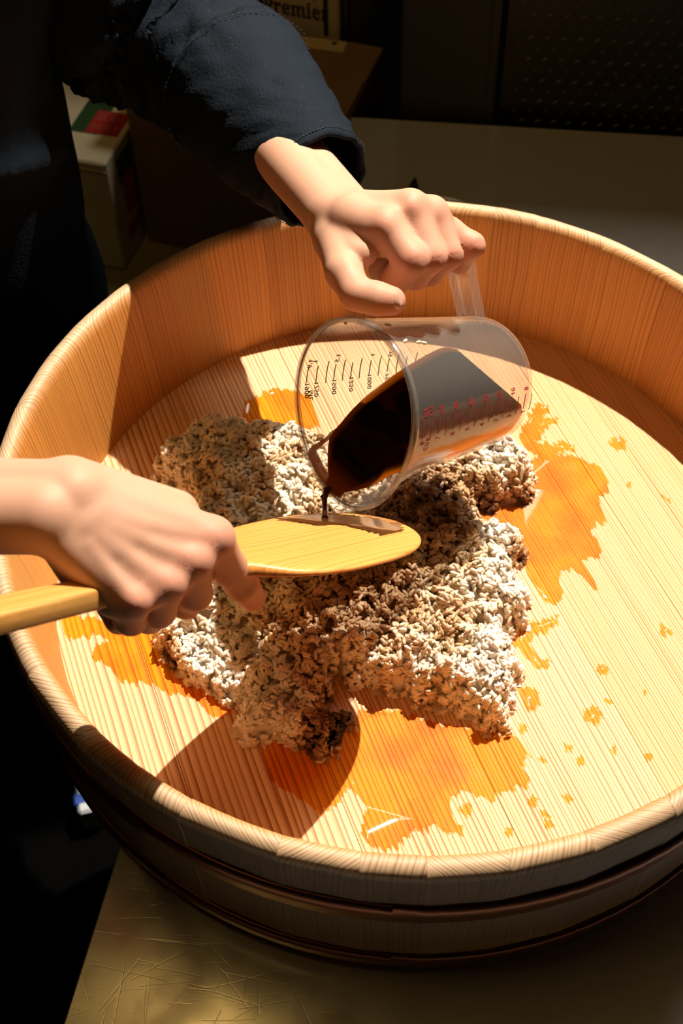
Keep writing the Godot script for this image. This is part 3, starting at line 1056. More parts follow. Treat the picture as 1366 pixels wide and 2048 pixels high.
func stains() -> void:
	var outlines := wet_outlines()
	var ang := deg_to_rad(24.6)
	var along := Vector2(sin(ang), cos(ang))
	var across := Vector2(cos(ang), -sin(ang))
	edge.seed = 8
	edge.frequency = 1.0
	edge.fractal_octaves = 2
	var deep := FastNoiseLite.new()
	deep.seed = 31
	deep.frequency = 14.0
	# stain in the wood: colour and strength over the whole bottom
	var S := 1024
	var im := Image.create(S, S, false, Image.FORMAT_RGBA8)
	im.fill(Color(1, 0.6, 0.2, 0))
	for k in outlines.size():
		var poly: PackedVector2Array = outlines[k]
		var lo := Vector2.INF
		var hi := -Vector2.INF
		for q in poly:
			lo = lo.min(q); hi = hi.max(q)
		lo -= Vector2.ONE * 0.01; hi += Vector2.ONE * 0.01
		var x0 := clampi(int((lo.x / 0.68 + 0.5) * S), 0, S - 1); var x1 := clampi(int((hi.x / 0.68 + 0.5) * S), 0, S - 1)
		var y0 := clampi(int((lo.y / 0.68 + 0.5) * S), 0, S - 1); var y1 := clampi(int((hi.y / 0.68 + 0.5) * S), 0, S - 1)
		for y in range(y0, y1 + 1):
			for x in range(x0, x1 + 1):
				var q := Vector2((x + 0.5) / S - 0.5, (y + 0.5) / S - 0.5) * 0.68
				if Geometry2D.is_point_in_polygon(ragged(q), poly):
					var d := clampf(deep.get_noise_2d(q.x, q.y) * 1.2 + (0.75 if k == 0 else 0.3) - (q - Vector2(0.1, -0.02)).length() * (3.0 if k == 0 else 0.0), 0.0, 1.0)
					im.set_pixel(x, y, Color(1.0, 0.76, 0.10).lerp(Color(0.97, 0.60, 0.04), d))
	var drops := [[Vector2(0.2027, -0.1584), 0.0085], [Vector2(0.2301, 0.0606), 0.0055], [Vector2(0.1727, 0.1034), 0.0052], [Vector2(0.1621, 0.1504), 0.0082], [Vector2(0.1760, 0.1350), 0.003], [Vector2(0.1394, 0.1807), 0.0034], [Vector2(0.1493, 0.1925), 0.004],
		[Vector2(0.1096, 0.2327), 0.0045], [Vector2(0.0554, 0.2432), 0.0055], [Vector2(0.1194, 0.2435), 0.0035], [Vector2(0.1220, 0.2519), 0.004], [Vector2(0.1377, 0.2270), 0.0038], [Vector2(0.1027, 0.1665), 0.004], [Vector2(0.2061, 0.1858), 0.0035], [Vector2(0.2077, 0.1247), 0.002], [Vector2(0.1783, 0.1815), 0.003], [Vector2(0.1183, 0.1945), 0.003], [Vector2(0.0899, 0.2599), 0.004], [Vector2(0.2095, -0.1060), 0.003], [Vector2(0.2438, -0.0912), 0.003]]
	for e in drops:
		var c: Vector2 = e[0]
		var r: float = e[1]
		for y in range(int(((c.y - r * 2.0) / 0.68 + 0.5) * S), int(((c.y + r * 2.0) / 0.68 + 0.5) * S) + 1):
			for x in range(int(((c.x - r * 2.0) / 0.68 + 0.5) * S), int(((c.x + r * 2.0) / 0.68 + 0.5) * S) + 1):
				var q := Vector2((x + 0.5) / S - 0.5, (y + 0.5) / S - 0.5) * 0.68
				var w: Vector2 = ragged(q) - c
				if absf(w.dot(across)) < r * 1.2 and w.length() < r * (1.0 + 0.25 * edge.get_noise_2d(q.x * 300.0, q.y * 300.0)):
					im.set_pixel(x, y, Color(1.0, 0.76, 0.12))
	# faint older yellowing round the right of the bottom
	var m: StandardMaterial3D = M.board_wood
	m.detail_enabled = true
	m.detail_blend_mode = BaseMaterial3D.BLEND_MODE_MUL
	m.detail_uv_layer = BaseMaterial3D.DETAIL_UV_2
	m.detail_albedo = ImageTexture.create_from_image(im)
	# the liquid that still stands on the wood, one film for each puddle
	var names := ["wide soy sauce puddle right of the rice, its edge ragged along the grain", "soy sauce smear on the boards right behind the measuring jug", "small soy sauce puddle by the right front edge of the rice", "short oval soy sauce spot just in front of the right puddle",
		"large orange soy sauce puddle in front of the rice near the rim", "soy sauce puddle under the paddle hand at the left wall", "soy sauce puddle behind the rice, left of the jug mouth"]
	for k in outlines.size():
		puddle(outlines[k], names[k], true)
	var spots := ["oval soy drop far from the rice near the shaded right wall", "soy drop close to the right edge of the picture, upper one", "soy drop beside the rice, midway down the bare boards", "large round soy drop on the bare boards, right of the rice corner"]
	for k in 4:
		var poly := PackedVector2Array()
		for j in 18:
			poly.append(drops[k][0] + Vector2(cos(TAU * j / 18.0), sin(TAU * j / 18.0)) * drops[k][1] * 0.95)
		puddle(poly, spots[k], false, "soy_drop", "soy drop")


func puddle(poly: PackedVector2Array, label: String, rough: bool, called := "soy_puddle", category := "puddle") -> void:
	var fine := PackedVector2Array()
	for i in poly.size():
		var a := poly[i]
		var b := poly[(i + 1) % poly.size()]
		var n := maxi(1, int(a.distance_to(b) / 0.0022))
		for j in n:
			var q := a.lerp(b, j / float(n))
			if rough: q -= ragged(q) - q
			fine.append(q)
	var inner := Geometry2D.offset_polygon(fine, -0.0012)
	if inner.is_empty(): return
	var g := Geo.new()
	var y1 := 0.0010
	for top in inner:
		var idx := Geometry2D.triangulate_polygon(top)
		if idx.is_empty() or Geometry2D.is_polygon_clockwise(top): continue
		for i in range(0, idx.size(), 3):
			g.tri(Vector3(top[idx[i]].x, y1, top[idx[i]].y), Vector3(top[idx[i + 1]].x, y1, top[idx[i + 1]].y), Vector3(top[idx[i + 2]].x, y1, top[idx[i + 2]].y))
		var grown := Geometry2D.offset_polygon(top, 0.0010)
		for i in top.size():
			var a := top[i]
			var b := top[(i + 1) % top.size()]
			var n := (b - a).orthogonal().normalized() * -0.0011
			g.quad(Vector3(a.x, y1, a.y), Vector3(b.x, y1, b.y), Vector3(b.x + n.x, 0.0001, b.y + n.y), Vector3(a.x + n.x, 0.0001, a.y + n.y))
	if g.p.is_empty(): return
	var o := obj(called, g.mesh(), M.soy_film)
	o.position.y = TUB_FLOOR
	tag(o, label, category, "soy sauce spilt on the boards")


# ------------------------------------------------------------------ the rice

var heap := PackedFloat32Array()
const HEAP_N := 150
const HEAP_CELL := 0.0032
const HEAP_AT := Vector2(-0.27, -0.20)


func heap_height(x: float, z: float) -> float:
	var u := (x - HEAP_AT.x) / HEAP_CELL
	var v := (z - HEAP_AT.y) / HEAP_CELL
	var i := int(floor(u)); var j := int(floor(v))
	if i < 0 or j < 0 or i >= HEAP_N - 1 or j >= HEAP_N - 1: return 0.0
	var a := heap[j * HEAP_N + i]; var b := heap[j * HEAP_N + i + 1]
	var c := heap[(j + 1) * HEAP_N + i]; var d := heap[(j + 1) * HEAP_N + i + 1]
	return lerpf(lerpf(a, b, u - i), lerpf(c, d, u - i), v - j)


func edge_distance(q: Vector2, poly: PackedVector2Array) -> float:
	var best := 9.0
	for i in poly.size():
		best = minf(best, q.distance_squared_to(Geometry2D.get_closest_point_to_segment(q, poly[i], poly[(i + 1) % poly.size()])))
	return sqrt(best)


# how far soy sauce has soaked the rice here: 0 white, 1 dark brown
func soak(q: Vector2, n: float) -> float:
	var s := 0.17 + n * 0.42
	for b in soaked:
		var d: float = q.distance_to(b[0]) / b[1]
		s += b[2] * exp(-d * d)
	return clampf(s, 0.0, 1.0)


var soaked := [
	[Vector2(-0.0552, 0.0581), 0.055, 0.42], [Vector2(-0.0145, 0.0716), 0.05, 0.25], [Vector2(0.0266, -0.0607), 0.045, 0.45], [Vector2(-0.0003, -0.0235), 0.05, 0.30], [Vector2(0.0760, -0.0636), 0.018, 0.45], [Vector2(0.1091, -0.0808), 0.014, 0.45],
	[Vector2(-0.0667, 0.1935), 0.022, 0.75], [Vector2(-0.0516, 0.1714), 0.02, 0.8], [Vector2(0.1032, -0.0066), 0.012, 0.7], [Vector2(0.0390, 0.1046), 0.055, 0.14], [Vector2(-0.0736, 0.1064), 0.03, 0.15], [Vector2(-0.1383, -0.0944), 0.07, 0.10], [Vector2(-0.2075, 0.1196), 0.012, 0.6], [Vector2(0.0645, 0.0070), 0.02, 0.2],
	[Vector2(0.0913, 0.0385), 0.030, -0.50], [Vector2(0.0862, 0.1218), 0.032, -0.50], [Vector2(0.0834, -0.1263), 0.022, -0.40], [Vector2(-0.1628, 0.1270), 0.035, -0.40], [Vector2(-0.1104, 0.1727), 0.028, -0.35], [Vector2(0.0873, -0.0171), 0.018, -0.6], [Vector2(-0.1973, -0.1363), 0.03, -0.3], [Vector2(-0.2253, -0.0894), 0.02, -0.4], [Vector2(-0.0204, 0.1283), 0.03, -0.25], [Vector2(0.0482, 0.1534), 0.03, -0.2], [Vector2(-0.1493, 0.0584), 0.02, -0.2]]


func rice_colour(s: float, j: float) -> Color:
	var stops := [Color(0.97, 0.93, 0.83), Color(0.87, 0.71, 0.49), Color(0.62, 0.38, 0.18), Color(0.25, 0.11, 0.04), Color(0.05, 0.02, 0.009)]
	var t := clampf(s + j, 0.0, 1.0) * 3.999
	return stops[int(t)].lerp(stops[int(t) + 1], t - int(t))


func rice() -> void:
	var outline := PackedVector2Array([Vector2(-0.2500, -0.0785), Vector2(-0.2482, -0.1040), Vector2(-0.2399, -0.1207), Vector2(-0.2198, -0.1364), Vector2(-0.2084, -0.1517), Vector2(-0.1916, -0.1580), Vector2(-0.1750, -0.1496), Vector2(-0.1601, -0.1371), Vector2(-0.1339, -0.1479), Vector2(-0.1133, -0.1411), Vector2(-0.0623, -0.1180), Vector2(-0.0032, -0.1022), Vector2(0.0374, -0.1160), Vector2(0.0640, -0.1304), Vector2(0.0883, -0.1383), Vector2(0.1105, -0.1292), Vector2(0.1149, -0.1059), Vector2(0.1183, -0.0893), Vector2(0.1019, -0.0749), Vector2(0.0760, -0.0660), Vector2(0.0595, -0.0615), Vector2(0.0713, -0.0454), Vector2(0.0828, -0.0331), Vector2(0.1013, -0.0342), Vector2(0.1057, -0.0182), Vector2(0.1008, 0.0003), Vector2(0.0961, 0.0107), Vector2(0.1073, 0.0375), Vector2(0.1050, 0.0655), Vector2(0.0874, 0.0822), Vector2(0.0949, 0.1012), Vector2(0.0997, 0.1249), Vector2(0.0910, 0.1488), Vector2(0.0866, 0.1653), Vector2(0.0659, 0.1759), Vector2(0.0608, 0.1583), Vector2(0.0187, 0.1484), Vector2(-0.0233, 0.1374), Vector2(-0.0503, 0.1301), Vector2(-0.0655, 0.1271), Vector2(-0.0585, 0.1464), Vector2(-0.0652, 0.1584), Vector2(-0.0476, 0.1688), Vector2(-0.0509, 0.1822), Vector2(-0.0597, 0.2031), Vector2(-0.0708, 0.2038), Vector2(-0.0833, 0.1936), Vector2(-0.1083, 0.1923), Vector2(-0.1321, 0.1957), Vector2(-0.1394, 0.1769), Vector2(-0.1375, 0.1648), Vector2(-0.1595, 0.1526), Vector2(-0.1863, 0.1395), Vector2(-0.2024, 0.1244), Vector2(-0.2204, 0.1050), Vector2(-0.2198, 0.0919), Vector2(-0.2125, 0.0729), Vector2(-0.2103, 0.0120), Vector2(-0.2078, -0.0350), Vector2(-0.2260, -0.0612)])
	var low := PackedVector2Array([Vector2(-0.2204, 0.1050), Vector2(-0.1825, 0.0791), Vector2(-0.1376, 0.0817), Vector2(-0.1048, 0.1006), Vector2(-0.0654, 0.1286), Vector2(-0.0585, 0.1464), Vector2(-0.0652, 0.1584), Vector2(-0.0476, 0.1688), Vector2(-0.0509, 0.1822), Vector2(-0.0597, 0.2031), Vector2(-0.0708, 0.2038), Vector2(-0.0833, 0.1936), Vector2(-0.1083, 0.1923), Vector2(-0.1321, 0.1957), Vector2(-0.1394, 0.1769), Vector2(-0.1375, 0.1648), Vector2(-0.1595, 0.1526), Vector2(-0.1863, 0.1395), Vector2(-0.2024, 0.1244)])
	var slab := PackedVector2Array([Vector2(-0.1416, 0.0470), Vector2(-0.1107, 0.0853), Vector2(-0.0655, 0.1271), Vector2(-0.0233, 0.1374), Vector2(0.0187, 0.1484), Vector2(0.0608, 0.1583), Vector2(0.0943, 0.1505), Vector2(0.0997, 0.1249), Vector2(0.1071, 0.0483), Vector2(0.0961, 0.0107), Vector2(0.0369, -0.0141), Vector2(-0.0551, -0.0087)])
	var bump := FastNoiseLite.new()
	bump.seed = 4
	bump.frequency = 32.0
	bump.fractal_octaves = 3
	bump.fractal_gain = 0.55
	heap.resize(HEAP_N * HEAP_N)
	for j in HEAP_N:
		for i in HEAP_N:
			var q := HEAP_AT + Vector2(i, j) * HEAP_CELL
			var wob := q + Vector2(bump.get_noise_2d(q.x * 1.3 + 5.0, q.y * 1.3), bump.get_noise_2d(q.x * 1.3, q.y * 1.3 + 9.0)) * 0.009
			if not Geometry2D.is_point_in_polygon(wob, outline): continue
			var e := edge_distance(wob, outline)
			var n := bump.get_noise_2d(q.x, q.y)
			var h := 0.036 + n * 0.018
			h += 0.012 * exp(-pow(q.distance_to(Vector2(-0.1673, -0.0927)) / 0.06, 2.0)) + 0.008 * exp(-pow(q.distance_to(Vector2(-0.0068, 0.0444)) / 0.07, 2.0))
			h -= 0.012 * exp(-pow(q.distance_to(Vector2(-0.0488, -0.0563)) / 0.05, 2.0))
			if Geometry2D.is_point_in_polygon(wob, low):
				h = lerpf(h, 0.024 + n * 0.014, smoothstep(0.0, 0.014, edge_distance(wob, low)))
			elif Geometry2D.is_point_in_polygon(wob, slab):
				h += 0.006 * smoothstep(0.0, 0.01, edge_distance(wob, slab))
			heap[j * HEAP_N + i] = maxf(0.004, h * pow(smoothstep(-0.002, 0.016, e), 0.6))
	# the body of the heap under the loose grains
	var tint := FastNoiseLite.new()
	tint.seed = 12
	tint.frequency = 26.0
	tint.fractal_octaves = 3
	var g := Geo.new()
	for j in HEAP_N - 1:
		for i in HEAP_N - 1:
			var c := [heap[j * HEAP_N + i], heap[j * HEAP_N + i + 1], heap[(j + 1) * HEAP_N + i + 1], heap[(j + 1) * HEAP_N + i]]
			if maxf(maxf(c[0], c[1]), maxf(c[2], c[3])) <= 0.004: continue
			var p := []
			var cc := []
			for e in [[0, 0], [1, 0], [1, 1], [0, 1]]:
				var q := HEAP_AT + Vector2(i + e[0], j + e[1]) * HEAP_CELL
				var least := 1.0
				for dj in [-1, 0, 1]:
					for di in [-1, 0, 1]:
						least = minf(least, heap[clampi(j + e[1] + dj, 0, HEAP_N - 1) * HEAP_N + clampi(i + e[0] + di, 0, HEAP_N - 1)])
				p.append(Vector3(q.x, maxf(0.0012, least - 0.0035), q.y))
				cc.append(rice_colour(soak(q, tint.get_noise_2d(q.x, q.y)) + 0.1, 0.0))
			g.tri(p[0], p[1], p[2], Vector2.ZERO, Vector2.ZERO, Vector2.ZERO, cc[0], cc[1], cc[2])
			g.tri(p[0], p[2], p[3], Vector2.ZERO, Vector2.ZERO, Vector2.ZERO, cc[0], cc[2], cc[3])
	# one grain
	var gr := Geo.new()
	var rows := []
	for i in 9:
		var t := -1.0 + 2.0 * i / 8.0
		var r := 0.5 * pow(maxf(0.0, 1.0 - t * t), 0.46) * (1.0 + 0.08 * t)
		var row := PackedVector3Array()
		for k in 8:
			var a := TAU * (k % 7) / 7.0
			row.append(Vector3(t, r * cos(a) * 0.86 + 0.06 * (1.0 - t * t), r * sin(a)))
		rows.append(row)
	gr.grid(rows)
	var grain := gr.mesh()
	var places: Array[Transform3D] = []
	var colours := PackedColorArray()
	var r := RandomNumberGenerator.new()
	r.seed = 99
	var tries := 0
	while places.size() < 26000 and tries < 260000:
		tries += 1
		var q := HEAP_AT + Vector2(r.randf(), r.randf()) * HEAP_CELL * (HEAP_N - 1)
		var h := heap_height(q.x, q.y)
		if h <= 0.0015: continue
		var e := 0.004
		var gx := (heap_height(q.x + e, q.y) - heap_height(q.x - e, q.y)) / (2.0 * e)
		var gz := (heap_height(q.x, q.y + e) - heap_height(q.x, q.y - e)) / (2.0 * e)
		var steep := sqrt(gx * gx + gz * gz)
		# more grains on steep flanks, spread down the flank
		var n := 1 + int(minf(steep * 3.0, 9.0))
		for k in n:
			var y := h - (0.0 if k == 0 else r.randf() * minf(h, steep * HEAP_CELL * 1.5)) + r.randf_range(-0.0018, 0.0016)
			y = maxf(y, 0.0014)
			var nrm := Vector3(-gx, 1.0, -gz).normalized()
			var d := Vector3(r.randf_range(-1, 1), r.randf_range(-0.25, 0.25), r.randf_range(-1, 1)).normalized()
			d = (d - nrm * d.dot(nrm) * r.randf_range(0.4, 1.0)).normalized()
			var sd := d.cross(nrm).normalized()
			var up := sd.cross(d)
			var len := r.randf_range(0.0036, 0.0046)
			var wd := r.randf_range(0.0030, 0.0038)
			places.append(Transform3D(Basis(d * len, up * wd, sd * wd), Vector3(q.x, y, q.y)))
			var s := soak(q, tint.get_noise_2d(q.x, q.y))
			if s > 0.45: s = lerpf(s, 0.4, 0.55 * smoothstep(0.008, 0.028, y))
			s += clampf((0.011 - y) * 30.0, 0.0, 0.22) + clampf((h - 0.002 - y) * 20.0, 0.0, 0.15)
			colours.append(rice_colour(s, r.randf_range(-0.10, 0.10)))
	# grains that strayed onto the boards
	var strays := [Vector2(-0.0434, 0.1695), Vector2(-0.0399, 0.1721), Vector2(-0.2071, 0.1227), Vector2(-0.2040, 0.1255), Vector2(-0.2093, 0.1197), Vector2(0.0866, 0.1700), Vector2(0.1049, -0.0805), Vector2(0.1135, -0.0853), Vector2(-0.0647, 0.2071), Vector2(-0.0562, 0.2002)]
	for c in strays:
		for k in 4:
			var a := r.randf() * TAU
			var d := Vector3(cos(a), r.randf_range(-0.2, 0.2), sin(a)).normalized()
			var sd := d.cross(Vector3.UP).normalized()
			places.append(Transform3D(Basis(d * 0.0036, sd.cross(d) * 0.0033, sd * 0.0033), Vector3(c.x + r.randf_range(-0.005, 0.005), 0.0016 + 0.002 * (k % 2), c.y + r.randf_range(-0.005, 0.005))))
			colours.append(rice_colour(r.randf_range(0.45, 0.8), 0.0))
	var mm := MultiMesh.new()
	mm.transform_format = MultiMesh.TRANSFORM_3D
	mm.use_colors = true
	mm.mesh = grain
	mm.instance_count = places.size()
	for i in places.size():
		mm.set_instance_transform(i, places[i])
		mm.set_instance_color(i, colours[i])
	var o := MultiMeshInstance3D.new()
	o.name = "cooked_rice"
	o.multimesh = mm
	o.material_override = M.rice_grain
	add_child(o, true)
	o.position.y = TUB_FLOOR
	tag(o, "loose heap of cooked rice streaked brown with soy sauce on the tub bottom", "rice", "", "stuff")
	obj("rice_core", g.mesh(), M.rice_grain, o)


# ------------------------------------------------------------------ the jug and what it pours

const JC := Vector3(-0.0509795, 0.0692705, -0.00347435)
const JA := Vector3(0.689963, -0.401978, -0.601967)      # from mouth to bottom
const JU := Vector3(0.657422, -0, 0.753523)
const JV := Vector3(0.3029, 0.915649, -0.264269)
const JL := 0.167
const JR1 := 0.0693
const JR2 := 0.0557


func jug_dir(deg: float) -> Vector3:
	return JU * cos(deg_to_rad(deg)) + JV * sin(deg_to_rad(deg))


# outside radius at t metres from the mouth, deg round the axis: a cone with a poured lip
func jug_r(t: float, deg: float) -> float:
	var r := lerpf(JR1, JR2, t / JL)
	var d := wrapf(deg - 292.0, -180.0, 180.0) / 45.0
	r += 0.0175 * exp(-d * d) * pow(clampf((0.042 - t) / 0.042, 0.0, 1.0), 1.7)
	return r


func jug_at(t: float, deg: float, lift := 0.0) -> Vector3:
	return JC + JA * t + jug_dir(deg) * (jug_r(t, deg) + lift)


func jug() -> void:
	var o := thing("measuring_jug", "tilted clear plastic measuring jug pouring soy sauce", "jug", Vector3.ZERO)
	o.position = JC
	# body: outside from lip to bottom, bottom, inside back to the lip
	var prof := []   # [t, radius scale from the wall, inset]
	for t in [0.0008, 0.004, 0.0065, 0.008, 0.014, 0.022, 0.032, 0.045, 0.065, 0.085, 0.105, 0.125, 0.140, 0.150]: prof.append([t, 0.0012 if t < 0.0045 else 0.0])
	for k in 6:
		var a := PI / 2 * (k + 1) / 6.0
		prof.append([0.152 + 0.015 * sin(a), -0.015 * (1.0 - cos(a))])
	prof.append([0.167, -0.035]); prof.append([0.166, -0.0535])
	prof.append([0.1635, -0.0535]); prof.append([0.1642, -0.035])
	for k in 6:
		var a := PI / 2 * (6 - k) / 6.0
		prof.append([0.1522 + 0.012 * sin(a), -0.0025 - 0.012 * (1.0 - cos(a))])
	for t in [0.150, 0.130, 0.105, 0.085, 0.065, 0.045, 0.032, 0.022, 0.014, 0.008, 0.004, 0.001]: prof.append([t, -0.0025])
	prof.append([-0.0002, -0.0016]); prof.append([-0.0002, 0.0002]); prof.append(prof[0])
	var g := Geo.new()
	var rows := []
	for e in prof:
		var row := PackedVector3Array()
		for k in 97:
			row.append(jug_at(e[0], 360.0 * (k % 96) / 96.0, e[1]) - JC)
		rows.append(row)
	g.grid(rows)
	var bot: PackedVector3Array = rows[21]
	var bin: PackedVector3Array = rows[22]
	g.fan(bot.slice(0, 96)); g.fan(bin.slice(0, 96), true)
	obj("jug_body", g.mesh(), M.clear_plastic, o)
	# bead round the mouth
	g = Geo.new()
	rows = []
	for k in 97:
		var row := PackedVector3Array()
		for e in [[-0.0006, -0.0030], [-0.0012, -0.0012], [-0.0006, 0.0012], [0.0010, 0.0022], [0.0034, 0.0020], [0.0044, 0.0002], [0.0030, 0.0001], [0.0006, 0.0001], [0.0002, -0.0028], [-0.0006, -0.0030]]:
			row.append(jug_at(e[0], 360.0 * (k % 96) / 96.0, e[1]) - JC)
		rows.append(row)
	g.grid(rows)
	tag(obj("mouth_rim", g.mesh(), M.clear_rim, o), "thicker grey rim of the mouth")
	# strap handle on top, thicker along its two edges
	var w := jug_dir(115.0)
	var s := jug_dir(25.0)
	var path := []
	var corner := 0.018
	for k in 5: path.append([0.006 + 0.002 * k / 4.0, lerpf(-0.001, 0.034, k / 4.0)])
	for k in range(1, 7):
		var a := PI / 2 * k / 6.0
		path.append([0.008 + corner * (1.0 - cos(a)), 0.034 + corner * sin(a)])
	for k in range(1, 8): path.append([lerpf(0.026, 0.106, k / 7.0), 0.052])
	for k in range(1, 7):
		var a := PI / 2 * k / 6.0
		path.append([0.106 + corner * sin(a), 0.034 + corner * cos(a)])
	for k in range(1, 6): path.append([lerpf(0.124, 0.138, k / 5.0), lerpf(0.034, -0.001, k / 5.0)])
	rows = []
	for i in path.size():
		var p0: Array = path[maxi(i - 1, 0)]
		var p1: Array = path[mini(i + 1, path.size() - 1)]
		var d: Vector3 = (JA * (p1[0] - p0[0]) + w * (p1[1] - p0[1])).normalized()
		var n := s.cross(d).normalized()
		var t: float = path[i][0]
		var at: Vector3 = JA * t + w * (lerpf(JR1, JR2, t / JL) + path[i][1])
		var row := PackedVector3Array()
		# an H shaped section
		for e in [[-0.0125, -0.0045], [-0.0100, -0.0045], [-0.0095, -0.0018], [0.0095, -0.0018], [0.0100, -0.0045], [0.0125, -0.0045], [0.0125, 0.0045], [0.0100, 0.0045], [0.0095, 0.0018], [-0.0095, 0.0018], [-0.0100, 0.0045], [-0.0125, 0.0045], [-0.0125, -0.0045]]:
			row.append(at + s * e[0] + n * e[1])
		rows.append(row)
	g = Geo.new()
	g.sg = -1
	g.grid(rows)
	obj("handle", g.mesh(), M.clear_thick, o)
	marks(o)
	sauce()


# a printed tick that follows the wall: from angle d0 to d1 at height t, thickness th
func tick(g: Geo, t: float, d0: float, d1: float, th: float) -> void:
	var rows := []
	for k in 7:
		var d := lerpf(d0, d1, k / 6.0)
		rows.append(PackedVector3Array([jug_at(t - th / 2, d, 0.00005) - JC, jug_at(t - th / 2, d, 0.0003) - JC, jug_at(t + th / 2, d, 0.0003) - JC, jug_at(t + th / 2, d, 0.00005) - JC, jug_at(t - th / 2, d, 0.00005) - JC]))
	g.sg = -1
	g.grid(rows)


func print_on(parts: Array, s: String, t: float, deg: float, size: float) -> void:
	# upright when the jug stands: the letters' up points to the mouth
	var n := jug_dir(deg)
	var up := -JA
	var x := up.cross(n).normalized()
	var st := SurfaceTool.new()
	st.append_from(text_mesh(s, size, 0.0002, true), 0, Transform3D(Basis(x, n.cross(x).normalized(), n), jug_at(t, deg, 0.0003) - JC))
	parts.append(st.commit())


func marks(o: Node3D) -> void:
	# black millilitre scale on the far wall
	var g := Geo.new()
	var parts := []
	var ml := [[0.0105, "1900", true], [0.0205, "1750", true], [0.031, "", false], [0.0395, "1500", true], [0.049, "", false], [0.0580, "1250", true], [0.0675, "", false], [0.0785, "1000", true], [0.089, "", false], [0.099, "750", true], [0.1095, "", false], [0.120, "500", true], [0.131, "", false], [0.142, "250", true]]
	for e in ml:
		if e[2]:
			tick(g, e[0], 189.0, 201.0, 0.0009)
			print_on(parts, e[1], e[0] + 0.0010, 206.5, 0.0046)
		else:
			tick(g, e[0], 186.0, 203.0, 0.0009)
	print_on(parts, "ML", 0.0155, 210.5, 0.0042)
	print_on(parts, "L", 0.0165, 185.5, 0.0056)
	print_on(parts, "1.9", 0.0115, 186.5, 0.0052)
	print_on(parts, "1.5", 0.0400, 184.0, 0.0052)
	print_on(parts, "1", 0.0790, 184.0, 0.0052)
	print_on(parts, ".75", 0.0995, 184.0, 0.0052)
	parts.append(g.mesh())
	tag(obj("black_scale", joined(parts), M.mark_black, o), "black printed millilitre scale on the far wall")
	# red cup and ounce scale on the near wall
	g = Geo.new()
	parts = []
	var oz := ["64", "56", "48", "40", "32", "24", "16", "8"]
	for k in 8:
		var t := 0.0125 + k * 0.0192
		tick(g, t, 12.0, 25.0, 0.0009)
		tick(g, t + 0.0096, 9.0, 24.0, 0.0008)
		print_on(parts, oz[k], t + 0.001, 29.5, 0.0050)
		print_on(parts, str(8 - k), t + 0.001, 8.5, 0.0050)
	print_on(parts, "OZ", 0.0200, 30.0, 0.0046)
	print_on(parts, "CUP", 0.0200, 6.5, 0.0046)
	parts.append(g.mesh())
	tag(obj("red_scale", joined(parts), M.mark_red, o), "red printed cup and ounce scale on the near wall")


